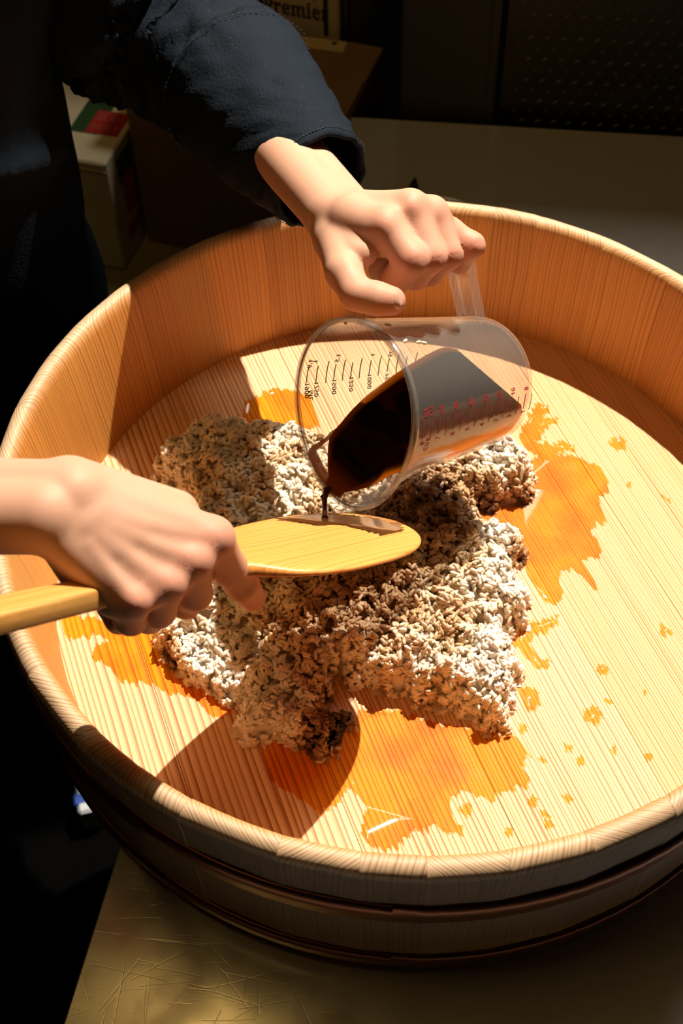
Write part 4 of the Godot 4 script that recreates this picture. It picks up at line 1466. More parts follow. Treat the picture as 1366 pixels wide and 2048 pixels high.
func sauce() -> void:
	# the liquid: what of the inside lies under the level, its edge thin and amber
	var level := 0.0068
	var dark := Color(0.006, 0.003, 0.002)
	var amber := Color(0.20, 0.045, 0.004)
	var o := thing("soy_sauce", "dark soy sauce running out of the tilted measuring jug over the paddle", "sauce", JC)
	var g := Geo.new()
	var wall := []
	var wcol := []
	var top := []
	var tcol := []
	var n := 30
	for i in n + 1:
		var t := lerpf(0.0005, 0.1632, i / float(n))
		var inset := 0.0032
		if t > 0.150: inset += 0.012 * (1.0 - sqrt(maxf(0.0, 1.0 - pow((t - 0.150) / 0.0135, 2.0))))
		var cy := JC.y + JA.y * t
		# walk round the wall and keep the span below the level
		var lo := -1.0
		var hi := -1.0
		for k in 721:
			var d := 90.0 + 0.5 * k
			if cy + jug_dir(d).y * (jug_r(t, d) - inset) < lerpf(-0.0040, level, smoothstep(0.0, 0.026, t)):
				if lo < 0.0: lo = d
				hi = d
		if lo < 0.0: continue
		var row := PackedVector3Array()
		var cr := PackedColorArray()
		var m := 40
		for k in m + 1:
			var d := lerpf(lo, hi, k / float(m))
			row.append(JA * t + jug_dir(d) * (jug_r(t, d) - inset))
			var e := minf(k, m - k) / float(m)
			cr.append(amber.lerp(dark, smoothstep(0.0, 0.035, e) * smoothstep(0.006, 0.020, t)))
		wall.append(row); wcol.append(cr)
		var tr := PackedVector3Array()
		var tc := PackedColorArray()
		for k in 25:
			var f := k / 24.0
			var q := row[0].lerp(row[m], f)
			q.y = lerpf(-0.0040, level, smoothstep(0.0, 0.026, t)) - JC.y
			# ripples where the stream is drawn towards the lip
			q.y += 0.0007 * sin(q.dot(JA) * 260.0 + sin(f * 9.0) * 1.6) * sin(PI * f) * smoothstep(0.0, 0.05, t)
			tr.append(q)
			var e := minf(minf(f, 1.0 - f) * row[0].distance_to(row[m]), t * 0.4) / 0.0075
			tc.append(amber.lerp(dark, smoothstep(0.15, 1.0, e)))
		top.append(tr); tcol.append(tc)
	g.grid(wall, [], wcol)
	g.sg = 1
	for r in top: r.reverse()
	for r in tcol: r.reverse()
	g.grid(top, [], tcol)
	g.sg = 2
	g.col = dark
	var endr: PackedVector3Array = wall[wall.size() - 1]
	g.fan(endr)
	var startr: PackedVector3Array = wall[0]
	g.col = amber
	g.fan(startr, true)
	obj("liquid", g.mesh(), M.soy, o)
	# the thin sheet that clings to the wall on its way to the lip
	g = Geo.new()
	var rows := []
	var rows2 := []
	for i in 25:
		var d := lerpf(238.0, 283.0, i / 24.0)
		var hi := 0.0
		for k in 240:
			var t := k * 0.0005
			if JC.y + JA.y * t + jug_dir(d).y * (jug_r(t, d) - 0.0030) < level - 0.0006:
				hi = t
				break
		hi = maxf(hi, 0.004)
		var start := lerpf(hi * 0.96, -0.0006, smoothstep(238.0, 252.0, d + 1.5 * sin(i * 1.7)))
		var r1 := PackedVector3Array()
		var r2 := PackedVector3Array()
		for k in 13:
			var t := lerpf(start, hi + 0.003, k / 12.0)
			r1.append(jug_at(t, d, -0.0027) - JC)
			r2.append(jug_at(t, d, -0.0030 - 0.0007 * sin(PI * i / 24.0)) - JC)
		rows.append(r1); rows2.append(r2)
	g.grid(rows)
	for r in rows2: r.reverse()
	g.grid(rows2)
	tag(obj("thin_sheet", g.mesh(), M.soy_thin, o), "thin amber sheet of sauce running to the lip")
	# the falling stream
	g = Geo.new()
	var lip := jug_at(-0.001, 276.0, -0.002) - JC
	var end := Vector3(-0.06812, 0.02361, 0.07688) - JC
	g.tube(PackedVector3Array([lip + JA * 0.012, lip + JA * 0.003 + Vector3(0, 0.0008, 0), lip - JA * 0.002, lip.lerp(end, 0.3) - JA * 0.0025, lip.lerp(end, 0.7) - JA * 0.001, end]), PackedFloat32Array([0.0015, 0.0030, 0.0034, 0.0024, 0.0020, 0.0028]), 14)
	obj("stream", g.mesh(), M.soy_dark, o)
	for e in [[-0.0055, 0.004, 0.0016], [0.0050, -0.003, 0.0014]]:
		g = Geo.new()
		var c: Vector3 = lip.lerp(end, 0.5) + JU * e[0] + Vector3(0, e[1], 0)
		g.tube(PackedVector3Array([c + Vector3(0, e[2], 0), c + Vector3(0, e[2] * 0.7, 0), c, c - Vector3(0, e[2] * 0.7, 0), c - Vector3(0, e[2], 0)]), PackedFloat32Array([e[2] * 0.1, e[2] * 0.7, e[2], e[2] * 0.7, e[2] * 0.1]), 10, 1.0, Vector3.RIGHT)
		obj("drop", g.mesh(), M.soy_dark, o)
	# grains of rice that stick to the jug
	var where := [[0.004, 128.0, -0.0035], [0.017, 80.0, 0.0012], [0.031, 78.0, 0.0012], [0.036, 77.0, 0.0012], [0.0165, 98.0, 0.0012]]
	var said := ["rice grain stuck inside the jug mouth near the top", "rice grain on the jug wall close behind the rim", "left one of two rice grains side by side on the jug wall", "right one of two rice grains side by side on the jug wall", "thin rice grain high on the jug below the thumb"]
	for k in where.size():
		var e: Array = where[k]
		g = Geo.new()
		var c := jug_at(e[0], e[1], e[2]) - JC
		var d := (JA + jug_dir(e[1] + 90.0) * (0.8 - 0.4 * k)).normalized() * 0.0030
		g.tube(PackedVector3Array([-d, -d * 0.8, -d * 0.4, d * 0.4, d * 0.8, d]), PackedFloat32Array([0.0002, 0.0008, 0.0013, 0.0013, 0.0008, 0.0002]), 10)
		var gr := obj("rice_grain", g.mesh(), M.carton_white)
		gr.position = c + JC
		tag(gr, said[k], "rice grain", "rice grains stuck to the jug")


func paddle() -> void:
	var c := Vector3(-0.0690766, 0.05, 0.120349)
	var a := Vector3(0.600779, -0.516707, -0.609983)
	var s := Vector3(0.795979, 0.315977, 0.516309)
	var n := Vector3(0.0740397, 0.795721, -0.60112)
	var o := thing("rice_paddle", "broad flat wooden rice paddle held under the stream of soy sauce", "paddle", c)
	var A := 0.094
	var B := 0.0595
	var rows := []
	var uvs := []
	var cols := []
	var m := 60
	var first := -0.40
	for i in m + 1:
		var f := i / float(m)
		var x := lerpf(first, -0.12, f * 2.2) if f < 0.4545 else lerpf(-0.12, A, sin(PI / 2 * (f - 0.4545) / 0.5455))
		var blade := B * pow(maxf(0.0, 1.0 - pow(absf(x) / A, 2.4)), 1.0 / 2.4) if absf(x) < A else 0.0
		# shoulders run into the handle
		var neck := 0.0115 + 0.004 * smoothstep(-0.18, -0.34, x)
		var hw := blade
		if x < 0.0: hw = maxf(blade, lerpf(neck, neck + 0.014, smoothstep(-0.125, -0.085, x)))
		hw = maxf(hw, 0.003)
		var th := lerpf(0.0048, 0.0078, smoothstep(-0.03, -0.14, x))
		if x > 0.06: th *= lerpf(1.0, 0.62, (x - 0.06) / (A - 0.06))
		var row := PackedVector3Array()
		var ur := PackedVector2Array()
		var K := 28
		for k in K + 1:
			var t := TAU * k / K
			var sq := lerpf(0.55, 0.32, smoothstep(-0.12, -0.17, x))
			var cx := signf(cos(t)) * pow(absf(cos(t)), sq)
			var cy := signf(sin(t)) * pow(absf(sin(t)), sq)
			var edge_thin := 1.0 - 0.30 * pow(absf(cx), 3.0) * smoothstep(0.02, 0.05, hw)
			row.append(a * x + s * hw * cx + n * th * cy * edge_thin)
			ur.append(Vector2(hw * cx / 0.09 + 0.5 + (0.5 if cy < 0 else 0.0), x / 0.25))
		var cr := PackedColorArray()
		for k in K + 1: cr.append(Color.WHITE.lerp(Color(0.80, 0.95, 1.35), smoothstep(-0.15, -0.22, x)))
		rows.append(row); uvs.append(ur); cols.append(cr)
	var g := Geo.new()
	g.grid(rows, uvs, cols)
	g.sg = 1
	var r0: PackedVector3Array = rows[0]
	var r1: PackedVector3Array = rows[m]
	g.fan(r0.slice(0, 28), true); g.fan(r1.slice(0, 28))
	obj("paddle_body", g.mesh(), M.paddle_wood, o)
	# wet dark streaks of sauce along the far edge of the blade
	var poly := PackedVector2Array([Vector2(0.0062, -0.0489), Vector2(0.0229, -0.0461), Vector2(0.0448, -0.0390), Vector2(0.0664, -0.0256), Vector2(0.0800, -0.0053), Vector2(0.0789, 0.0162), Vector2(0.0720, 0.0247), Vector2(0.0615, 0.0249), Vector2(0.0454, 0.0248), Vector2(0.0436, 0.0117), Vector2(0.0413, -0.0002), Vector2(0.0401, -0.0085), Vector2(0.0342, -0.0148), Vector2(0.0255, -0.0166), Vector2(0.0190, -0.0202), Vector2(0.0160, -0.0280), Vector2(0.0112, -0.0353)])
	g = Geo.new()
	var nz := FastNoiseLite.new()
	nz.seed = 6
	nz.frequency = 1.0
	var fine := PackedVector2Array()
	for i in poly.size():
		var p := poly[i]
		var q := poly[(i + 1) % poly.size()]
		var cnt := maxi(1, int(p.distance_to(q) / 0.0012))
		for j in cnt:
			var w := p.lerp(q, j / float(cnt))
			w.x += 0.006 * nz.get_noise_2d(w.y * 900.0, 2.0)
			fine.append(w)
	var idx := Geometry2D.triangulate_polygon(fine)
	var hgt := 0.0052
	for i in range(0, idx.size(), 3):
		var v := []
		for k in 3: v.append(a * fine[idx[i + k]].x + s * fine[idx[i + k]].y + n * hgt)
		g.tri(v[0], v[1], v[2])
	for i in fine.size():
		var p := fine[i]
		var q := fine[(i + 1) % fine.size()]
		g.quad(a * p.x + s * p.y + n * hgt, a * p.x + s * p.y + n * (hgt - 0.0006), a * q.x + s * q.y + n * (hgt - 0.0006), a * q.x + s * q.y + n * hgt)
	tag(obj("soy_streak", g.mesh(), M.soy_streak, o), "dark wet streak of soy sauce along the far edge")


# ------------------------------------------------------------------ the cook

func chain(bones: Array, pts: Array, radii: Array) -> void:
	for i in pts.size() - 1:
		bones.append([pts[i], pts[i + 1], radii[i], radii[i + 1]])


# joints: wrist, then thumb and four fingers as [points, radii]; elbow the forearm's far end
func hand(elbow: Vector3, wrist: Vector3, thumb: Array, fingers: Array, side: Vector3, extra: Array, fore_r: float, wrist_r: float, spots: Array, marks_: Array, cell: float) -> ArrayMesh:
	var bones := []
	# forearm and wrist, flattened: two bones side by side
	var w := side * 0.011
	bones.append([elbow + w * 0.7, wrist + w, fore_r * 0.86, wrist_r * 0.84])
	bones.append([elbow - w * 0.7, wrist - w, fore_r * 0.86, wrist_r * 0.84])
	for i in fingers.size():
		var f: Array = fingers[i]
		var root: Vector3 = wrist + side * (0.014 - 0.0092 * i)
		var p: Array = f[0]
		var r: Array = f[1]
		bones.append([root, p[0], wrist_r * 0.66, r[0] * 1.02])
		chain(bones, p, r)
		if i > 0:
			# webs and the flesh of the palm between neighbouring rays
			var q: Array = fingers[i - 1][0]
			var mid: Vector3 = (p[0] + q[0]) / 2.0
			bones.append([wrist.lerp(mid, 0.25), wrist.lerp(mid, 0.88), wrist_r * 0.72, 0.0142])
			bones.append([mid, ((p[0] as Vector3).lerp(p[1], 0.38) + (q[0] as Vector3).lerp(q[1], 0.38)) / 2.0, 0.0118, 0.0066])
	chain(bones, thumb[0], thumb[1])
	bones.append_array(extra)
	return flesh(bones, marks_, cell, 620.0, SKIN, spots)


const SKIN := Color(0.59, 0.325, 0.220)
const ROSE := Color(0.56, 0.20, 0.135)


func knuckle_lines(marks_: Array, at: Vector3, along: Vector3, toward: Vector3, r: float) -> void:
	# fine creases across the back of a bent joint
	var across := along.cross(toward).normalized()
	for k in [-1, 0, 1]:
		var c: Vector3 = at + toward * r + along * 0.0022 * k
		marks_.append([c - across * r * 0.55, c + across * r * 0.55, 0.0011, 0.00038])


# the cleft where two bent fingers lie side by side
func clefts(marks_: Array, p: Array, q: Array, toward: Vector3) -> void:
	var a: Vector3 = ((p[0] as Vector3) + (q[0] as Vector3)) / 2.0
	var b: Vector3 = ((p[1] as Vector3) + (q[1] as Vector3)) / 2.0
	var c: Vector3 = ((p[2] as Vector3) + (q[2] as Vector3)) / 2.0
	var up := toward * 0.0095
	marks_.append([a.lerp(b, 0.50) + up, a.lerp(b, 0.90) + up, 0.0032, 0.0022])
	marks_.append([b.lerp(c, 0.25) + up, c + up, 0.0030, 0.0026])


func cook() -> void:
	var o := thing("person", "cook in a dark navy jacket pouring with one hand, holding a paddle in the other", "person", Vector3(-0.6, FLOOR_Y, -0.3))
	var org := Vector3(-0.6, FLOOR_Y, -0.3)
	var cam := Vector3(0, 0.83223, 0.69979)
	# ---- hand on the jug handle
	var wr := Vector3(-0.068, 0.15746, -0.13103)
	var el := Vector3(-0.22873, 0.11137, -0.42443)
	var idx := [[Vector3(-0.03044, 0.18337, -0.08775), Vector3(-0.00912, 0.17113, -0.06412), Vector3(-0.02001, 0.1474, -0.06855), Vector3(-0.03319, 0.13598, -0.09021)], [0.0150, 0.0128, 0.0115, 0.0102]]
	var mid := [[Vector3(-0.01186, 0.18629, -0.10617), Vector3(0.00582, 0.16477, -0.0752), Vector3(-0.00605, 0.1403, -0.08023), Vector3(-0.01827, 0.13103, -0.10147)], [0.0144, 0.0120, 0.0108, 0.0098]]
	var rng_f := [[Vector3(0.00473, 0.17567, -0.11354), Vector3(0.01997, 0.15602, -0.08966), Vector3(0.00622, 0.13106, -0.09551), Vector3(-0.00548, 0.12205, -0.11551)], [0.0138, 0.0113, 0.0103, 0.0094]]
	var pin := [[Vector3(0.01955, 0.15443, -0.11692), Vector3(0.03837, 0.14931, -0.10874), Vector3(0.02958, 0.12683, -0.11496), Vector3(0.02002, 0.11703, -0.12761)], [0.0122, 0.0104, 0.0093, 0.0084]]
	var th := [[Vector3(-0.06868, 0.15732, -0.10634), Vector3(-0.06025, 0.16368, -0.05495), Vector3(-0.04888, 0.16153, -0.03362), Vector3(-0.03417, 0.16127, -0.0297), Vector3(-0.02269, 0.16063, -0.02825)], [0.0175, 0.0140, 0.0124, 0.0124, 0.0112]]
	var towards := (cam - wr).normalized()
	var marks_ := []
	var spots := []
	for f in [idx, mid, rng_f, pin]:
		var p: Array = f[0]
		spots.append([p[0] + towards * 0.010, 0.012, ROSE, 0.55])
		spots.append([p[1] + towards * 0.008, 0.010, ROSE, 0.65])
		spots.append([p[2], 0.011, ROSE, 0.5])
		knuckle_lines(marks_, p[1], (p[2] - p[0]).normalized(), ((p[1] - (p[0] + p[2]) / 2.0).normalized() * 0.6 + towards * 0.8).normalized(), f[1][1])
		# tendon and knuckle on the back of the hand
		marks_.append([wr.lerp(p[0], 0.45) + towards * 0.012, p[0] + towards * 0.011, 0.0045, -0.0010])
		marks_.append([p[0] + towards * 0.012, p[0] + towards * 0.0125, 0.0075, -0.0022])
	for e in [[idx, mid], [mid, rng_f], [rng_f, pin]]:
		clefts(marks_, e[0][0], e[1][0], towards)
	spots.append([th[0][2], 0.014, ROSE, 0.4])
	spots.append([th[0][4], 0.014, ROSE, 0.55])
	marks_.append([Vector3(-0.05958, 0.17523, -0.05842), Vector3(-0.05339, 0.1742, -0.05764), 0.0012, 0.0007])
	marks_.append([Vector3(-0.06132, 0.1751, -0.06136), Vector3(-0.05437, 0.17429, -0.06094), 0.0012, 0.0006])
	var extra := [[Vector3(-0.06962, 0.1545, -0.11894), Vector3(-0.04419, 0.16685, -0.0914), 0.019, 0.012], [Vector3(-0.06632, 0.15633, -0.0955), Vector3(-0.05163, 0.16164, -0.08405), 0.0165, 0.0085], [Vector3(-0.06533, 0.16287, -0.11702), Vector3(-0.04578, 0.16941, -0.07172), 0.021, 0.0105], [Vector3(-0.05702, 0.17282, -0.10771), Vector3(-0.03736, 0.18074, -0.08701), 0.020, 0.0140], [Vector3(-0.06445, 0.16064, -0.12728), Vector3(-0.06982, 0.15751, -0.09997), 0.022, 0.018], [Vector3(-0.08202, 0.15428, -0.15342), Vector3(-0.0626, 0.16239, -0.06612), 0.0225, 0.0130], [Vector3(-0.07348, 0.15504, -0.12744), Vector3(-0.05209, 0.16841, -0.07314), 0.021, 0.0110]]
	var side := (pin[0][0] - idx[0][0] as Vector3).normalized() * -1.0
	var left := hand(el, wr, th, [idx, mid, rng_f, pin], side, extra, 0.036, 0.0255, spots, marks_, 0.0017)
	# ---- hand on the paddle
	var wr2 := Vector3(-0.22182, 0.19698, 0.21154)
	var el2 := Vector3(-0.48664, 0.157, 0.19165)
	var i2 := [[Vector3(-0.13091, 0.15081, 0.19599), Vector3(-0.12464, 0.10896, 0.18887), Vector3(-0.11709, 0.08369, 0.18643), Vector3(-0.11144, 0.06595, 0.18427)], [0.0144, 0.0126, 0.0114, 0.0100]]
	var m2 := [[Vector3(-0.14176, 0.15174, 0.21532), Vector3(-0.14426, 0.11121, 0.2138), Vector3(-0.15348, 0.09052, 0.20858), Vector3(-0.16505, 0.08621, 0.20045)], [0.0140, 0.0118, 0.0106, 0.0096]]
	var r2 := [[Vector3(-0.15595, 0.15174, 0.23449), Vector3(-0.16501, 0.11735, 0.23381), Vector3(-0.1747, 0.09951, 0.22823), Vector3(-0.18332, 0.09717, 0.2157)], [0.0134, 0.0112, 0.0102, 0.0092]]
	var p2 := [[Vector3(-0.17338, 0.15687, 0.25226), Vector3(-0.1796, 0.12731, 0.24838), Vector3(-0.19144, 0.11236, 0.23929), Vector3(-0.201, 0.11075, 0.22916)], [0.0118, 0.0098, 0.0088, 0.0078]]
	var t2 := [[Vector3(-0.21296, 0.1672, 0.20663), Vector3(-0.19069, 0.13311, 0.19302), Vector3(-0.1689, 0.11035, 0.1861), Vector3(-0.15162, 0.09691, 0.18228)], [0.0165, 0.0130, 0.0110, 0.0090]]
	towards = (cam - wr2).normalized()
	var marks2 := []
	var spots2 := []
	for f in [i2, m2, r2, p2]:
		var p: Array = f[0]
		spots2.append([p[0] + towards * 0.010, 0.013, ROSE, 0.6])
		spots2.append([p[1] + towards * 0.006, 0.011, ROSE, 0.6])
		spots2.append([p[3], 0.012, ROSE, 0.5])
		knuckle_lines(marks2, p[1], (p[2] - p[0]).normalized(), ((p[1] - (p[0] + p[2]) / 2.0).normalized() * 0.6 + towards * 0.8).normalized(), f[1][1])
		marks2.append([wr2.lerp(p[0], 0.40) + towards * 0.016, p[0] + towards * 0.012, 0.0042, -0.0014])
		marks2.append([p[0] + towards * 0.012, p[0] + towards * 0.0125, 0.0085, -0.0030])
	for e in [[i2, m2], [m2, r2], [r2, p2]]:
		var c: Vector3 = ((e[0][0][0] as Vector3) + (e[1][0][0] as Vector3)) / 2.0
		marks2.append([c + towards * 0.012 + (wr2 - c) * 0.04, c + towards * 0.014 + (wr2 - c) * 0.35, 0.0065, 0.0012])
	for e in [[i2, m2], [m2, r2], [r2, p2]]:
		clefts(marks2, e[0][0], e[1][0], towards)
	# a vein, two small scratches
	marks2.append([Vector3(-0.18078, 0.2223, 0.22757), Vector3(-0.16123, 0.19389, 0.22973), 0.0030, -0.0009])
	marks2.append([Vector3(-0.16123, 0.19389, 0.22973), Vector3(-0.14671, 0.18277, 0.22643), 0.0028, -0.0008])
	spots2.append([Vector3(-0.21049, 0.22857, 0.2254), 0.0022, Color(0.33, 0.05, 0.04), 0.9])
	spots2.append([Vector3(-0.18286, 0.2184, 0.22461), 0.0030, Color(0.55, 0.18, 0.14), 0.7])
	var extra2 := [[Vector3(-0.21345, 0.17701, 0.22014), Vector3(-0.1866, 0.15152, 0.244), 0.0215, 0.0165], [Vector3(-0.22244, 0.18719, 0.21439), Vector3(-0.20677, 0.16449, 0.23238), 0.020, 0.019], [Vector3(-0.2156, 0.18865, 0.19888), Vector3(-0.14714, 0.14589, 0.18907), 0.020, 0.0125], [Vector3(-0.21878, 0.19263, 0.19567), Vector3(-0.15702, 0.15702, 0.18217), 0.0235, 0.0165], [Vector3(-0.20752, 0.18282, 0.21216), Vector3(-0.15473, 0.14665, 0.21647), 0.0235, 0.0150], [Vector3(-0.20368, 0.17393, 0.22324), Vector3(-0.16661, 0.15062, 0.23198), 0.0215, 0.0150]]
	side = (i2[0][0] - p2[0][0] as Vector3).normalized()
	var right := hand(el2, wr2, t2, [i2, m2, r2, p2], side, extra2, 0.0375, 0.0285, spots2, marks2, 0.0017)
	# ---- the rest of the body
	var f := Vector3(0.86, 0, 0.51)            # the way the cook faces
	var l := Vector3(-0.51, 0, 0.86)           # towards the cook's right
	var hip := Vector3(-0.525, -0.10, -0.345)
	var chest := Vector3(-0.495, 0.28, -0.345)
	var neck := Vector3(-0.45, 0.47, -0.31)
	var head := Vector3(-0.40, 0.66, -0.27)
	var sl := chest - l * 0.17 + Vector3(0.02, 0.11, 0)
	var sr := chest + l * 0.17 + Vector3(0.02, 0.11, 0)
	var b := []
	b.append([hip, chest, 0.115, 0.125])
	b.append([chest, sl, 0.10, 0.052]); b.append([chest, sr, 0.10, 0.052])
	b.append([chest, neck, 0.09, 0.055]); b.append([neck, head, 0.052, 0.05])
	b.append([head + Vector3(0, 0.045, 0) - f * 0.02, head + Vector3(0, 0.05, 0) + f * 0.01, 0.088, 0.085])
	b.append([head + f * 0.03, head + f * 0.05 - Vector3(0, 0.05, 0), 0.066, 0.045])
	b.append([head + f * 0.088 + Vector3(0, 0.03, 0), head + f * 0.112 - Vector3(0, 0.004, 0), 0.010, 0.014])
	b.append([head + f * 0.088 - Vector3(0, 0.036, 0) + l * 0.02, head + f * 0.088 - Vector3(0, 0.036, 0) - l * 0.02, 0.009, 0.009])
	for s in [-1, 1]:
		b.append([head + l * s * 0.088 + Vector3(0, 0.035, 0), head + l * s * 0.092 - Vector3(0, 0.01, 0), 0.014, 0.010])
		b.append([hip + l * s * 0.08, hip + l * s * 0.09 - Vector3(0, 0.42, 0), 0.085, 0.055])
		b.append([hip + l * s * 0.09 - Vector3(0, 0.42, 0), hip + l * s * 0.10 + Vector3(0, -0.80, 0), 0.052, 0.038])
	b.append([sl, el, 0.050, 0.041]); b.append([sr, el2, 0.050, 0.041])
	b.append([el, el.lerp(wr, 0.25), 0.040, 0.036]); b.append([el2, el2.lerp(wr2, 0.25), 0.040, 0.037])
	var rest := flesh(b, [], 0.012, 90.0, SKIN)
	var body := obj("body", moved(joined([rest, left, right]), -org), M.skin, o)
	tag(body, "bare forearms and hands")
	for s in [-1, 1]:
		var g := Geo.new()
		var c: Vector3 = head + f * 0.074 + l * s * 0.032 + Vector3(0, 0.034, 0) - org
		g.tube(PackedVector3Array([c - f * 0.012, c - f * 0.008, c, c + f * 0.008, c + f * 0.012]), PackedFloat32Array([0.002, 0.009, 0.012, 0.009, 0.002]), 14)
		obj("eye", g.mesh(), M.eye_white, o)
		g = Geo.new()
		g.tube(PackedVector3Array([c + f * 0.009, c + f * 0.0125]), PackedFloat32Array([0.006, 0.004]), 12)
		obj("pupil", g.mesh(), M.hair, o)
	var hb := []
	hb.append([head + Vector3(0, 0.075, 0) - f * 0.03, head + Vector3(0, 0.085, 0) + f * 0.02, 0.083, 0.078])
	hb.append([head + Vector3(0, 0.03, 0) - f * 0.05, head + Vector3(0, 0.07, 0) - f * 0.05, 0.070, 0.075])
	obj("hair", moved(flesh(hb, [], 0.010, 120.0, Color.WHITE), -org), M.hair, o)
	# fingernails that show
	nail(o, org, Vector3(-0.02159, 0.16658, -0.01856), Vector3(-0.02845, 0.16759, -0.02038), Vector3(-0.019, 0.17748, 0.01009), 0.0062, 0.0070)
	nail(o, org, Vector3(-0.10705, 0.07676, 0.18793), Vector3(-0.1107, 0.08854, 0.18942), Vector3(-0.09718, 0.10355, 0.20155), 0.0052, 0.0066)
	# ---- clothes
	var jb := []
	jb.append([hip + Vector3(0, -0.10, 0), hip + Vector3(0, 0.1, 0), 0.165, 0.158])
	jb.append([hip + Vector3(0, 0.1, 0), chest, 0.158, 0.160])
	jb.append([chest, sl, 0.14, 0.088]); jb.append([chest, sr, 0.14, 0.088])
	jb.append([chest, neck, 0.12, 0.068])
	jb.append([sr, el2, 0.082, 0.072])
	jb.append([el2, el2.lerp(wr2, 0.30), 0.072, 0.066])
	var folds := []
	var r := RandomNumberGenerator.new()
	r.seed = 17
	for k in 26:
		var y := r.randf_range(-0.22, 0.30)
		var a := r.randf_range(-1.2, 1.6)
		var c := Vector3(lerpf(hip.x, chest.x, 0.5), y, -0.33) + (f * cos(a) + l * sin(a)) * 0.16
		var d := (Vector3.UP * r.randf_range(-0.5, 0.5) + (l * cos(a) - f * sin(a))).normalized() * r.randf_range(0.05, 0.13)
		folds.append([c - d, c + d, r.randf_range(0.014, 0.026), r.randf_range(-0.012, 0.010)])
	var jacket := obj("jacket", moved(flesh(jb, folds, 0.010, 70.0, Color.WHITE), -org), M.jacket, o)
	tag(jacket, "dark navy work jacket")
	sleeve(jacket, org, el, sl)
	var tb := []
	for s in [-1, 1]:
		tb.append([hip + l * s * 0.07 + Vector3(0, -0.06, 0), hip + l * s * 0.09 - Vector3(0, 0.44, 0), 0.118, 0.088])
		tb.append([hip + l * s * 0.09 - Vector3(0, 0.44, 0), hip + l * s * 0.10 + Vector3(0, -0.80, 0), 0.086, 0.078])
	obj("trousers", moved(flesh(tb, [], 0.012, 80.0, Color.WHITE), -org), M.trousers, o)
	for s in [-1, 1]:
		var sh := []
		var a: Vector3 = hip + l * s * 0.10
		a -= f * 0.07
		a.y = FLOOR_Y + 0.045
		sh.append([a - f * 0.06, a + f * 0.05, 0.043, 0.042])
		sh.append([a + f * 0.05, a + f * 0.15 - Vector3(0, 0.008, 0), 0.042, 0.035])
		obj("shoe", moved(flesh(sh, [], 0.008, 150.0, Color.WHITE), -org), M.shoe, o)


func moved(m: ArrayMesh, by: Vector3) -> ArrayMesh:
	var st := SurfaceTool.new()
	st.append_from(m, 0, Transform3D(Basis.IDENTITY, by))
	return st.commit()


func nail(o: Node3D, org: Vector3, at: Vector3, root: Vector3, outside: Vector3, hw: float, hl: float) -> void:
	var y := (at - root).normalized()
	var n := (outside - at)
	n = (n - y * n.dot(y)).normalized()
	var x := y.cross(n).normalized()
	var g := Geo.new()
	var rows := []
	for i in 9:
		var t := -1.0 + i / 4.0
		var row := PackedVector3Array()
		for k in 9:
			var s := -1.0 + k / 4.0
			var w := hw * pow(maxf(0.0, 1.0 - pow(absf(t), 3.4) * 0.86), 0.5)
			row.append(at - org + y * hl * t + x * w * s - n * (0.42 * hw * s * s + 0.0007 + 0.10 * hl * t * t))
		rows.append(row)
	g.grid(rows)
	var low := []
	for row in rows:
		var q := PackedVector3Array()
		for p in row: q.append(p - n * 0.0012)
		q.reverse()
		low.append(q)
	g.grid(low)
	obj("fingernail", g.mesh(), M.nail, o)


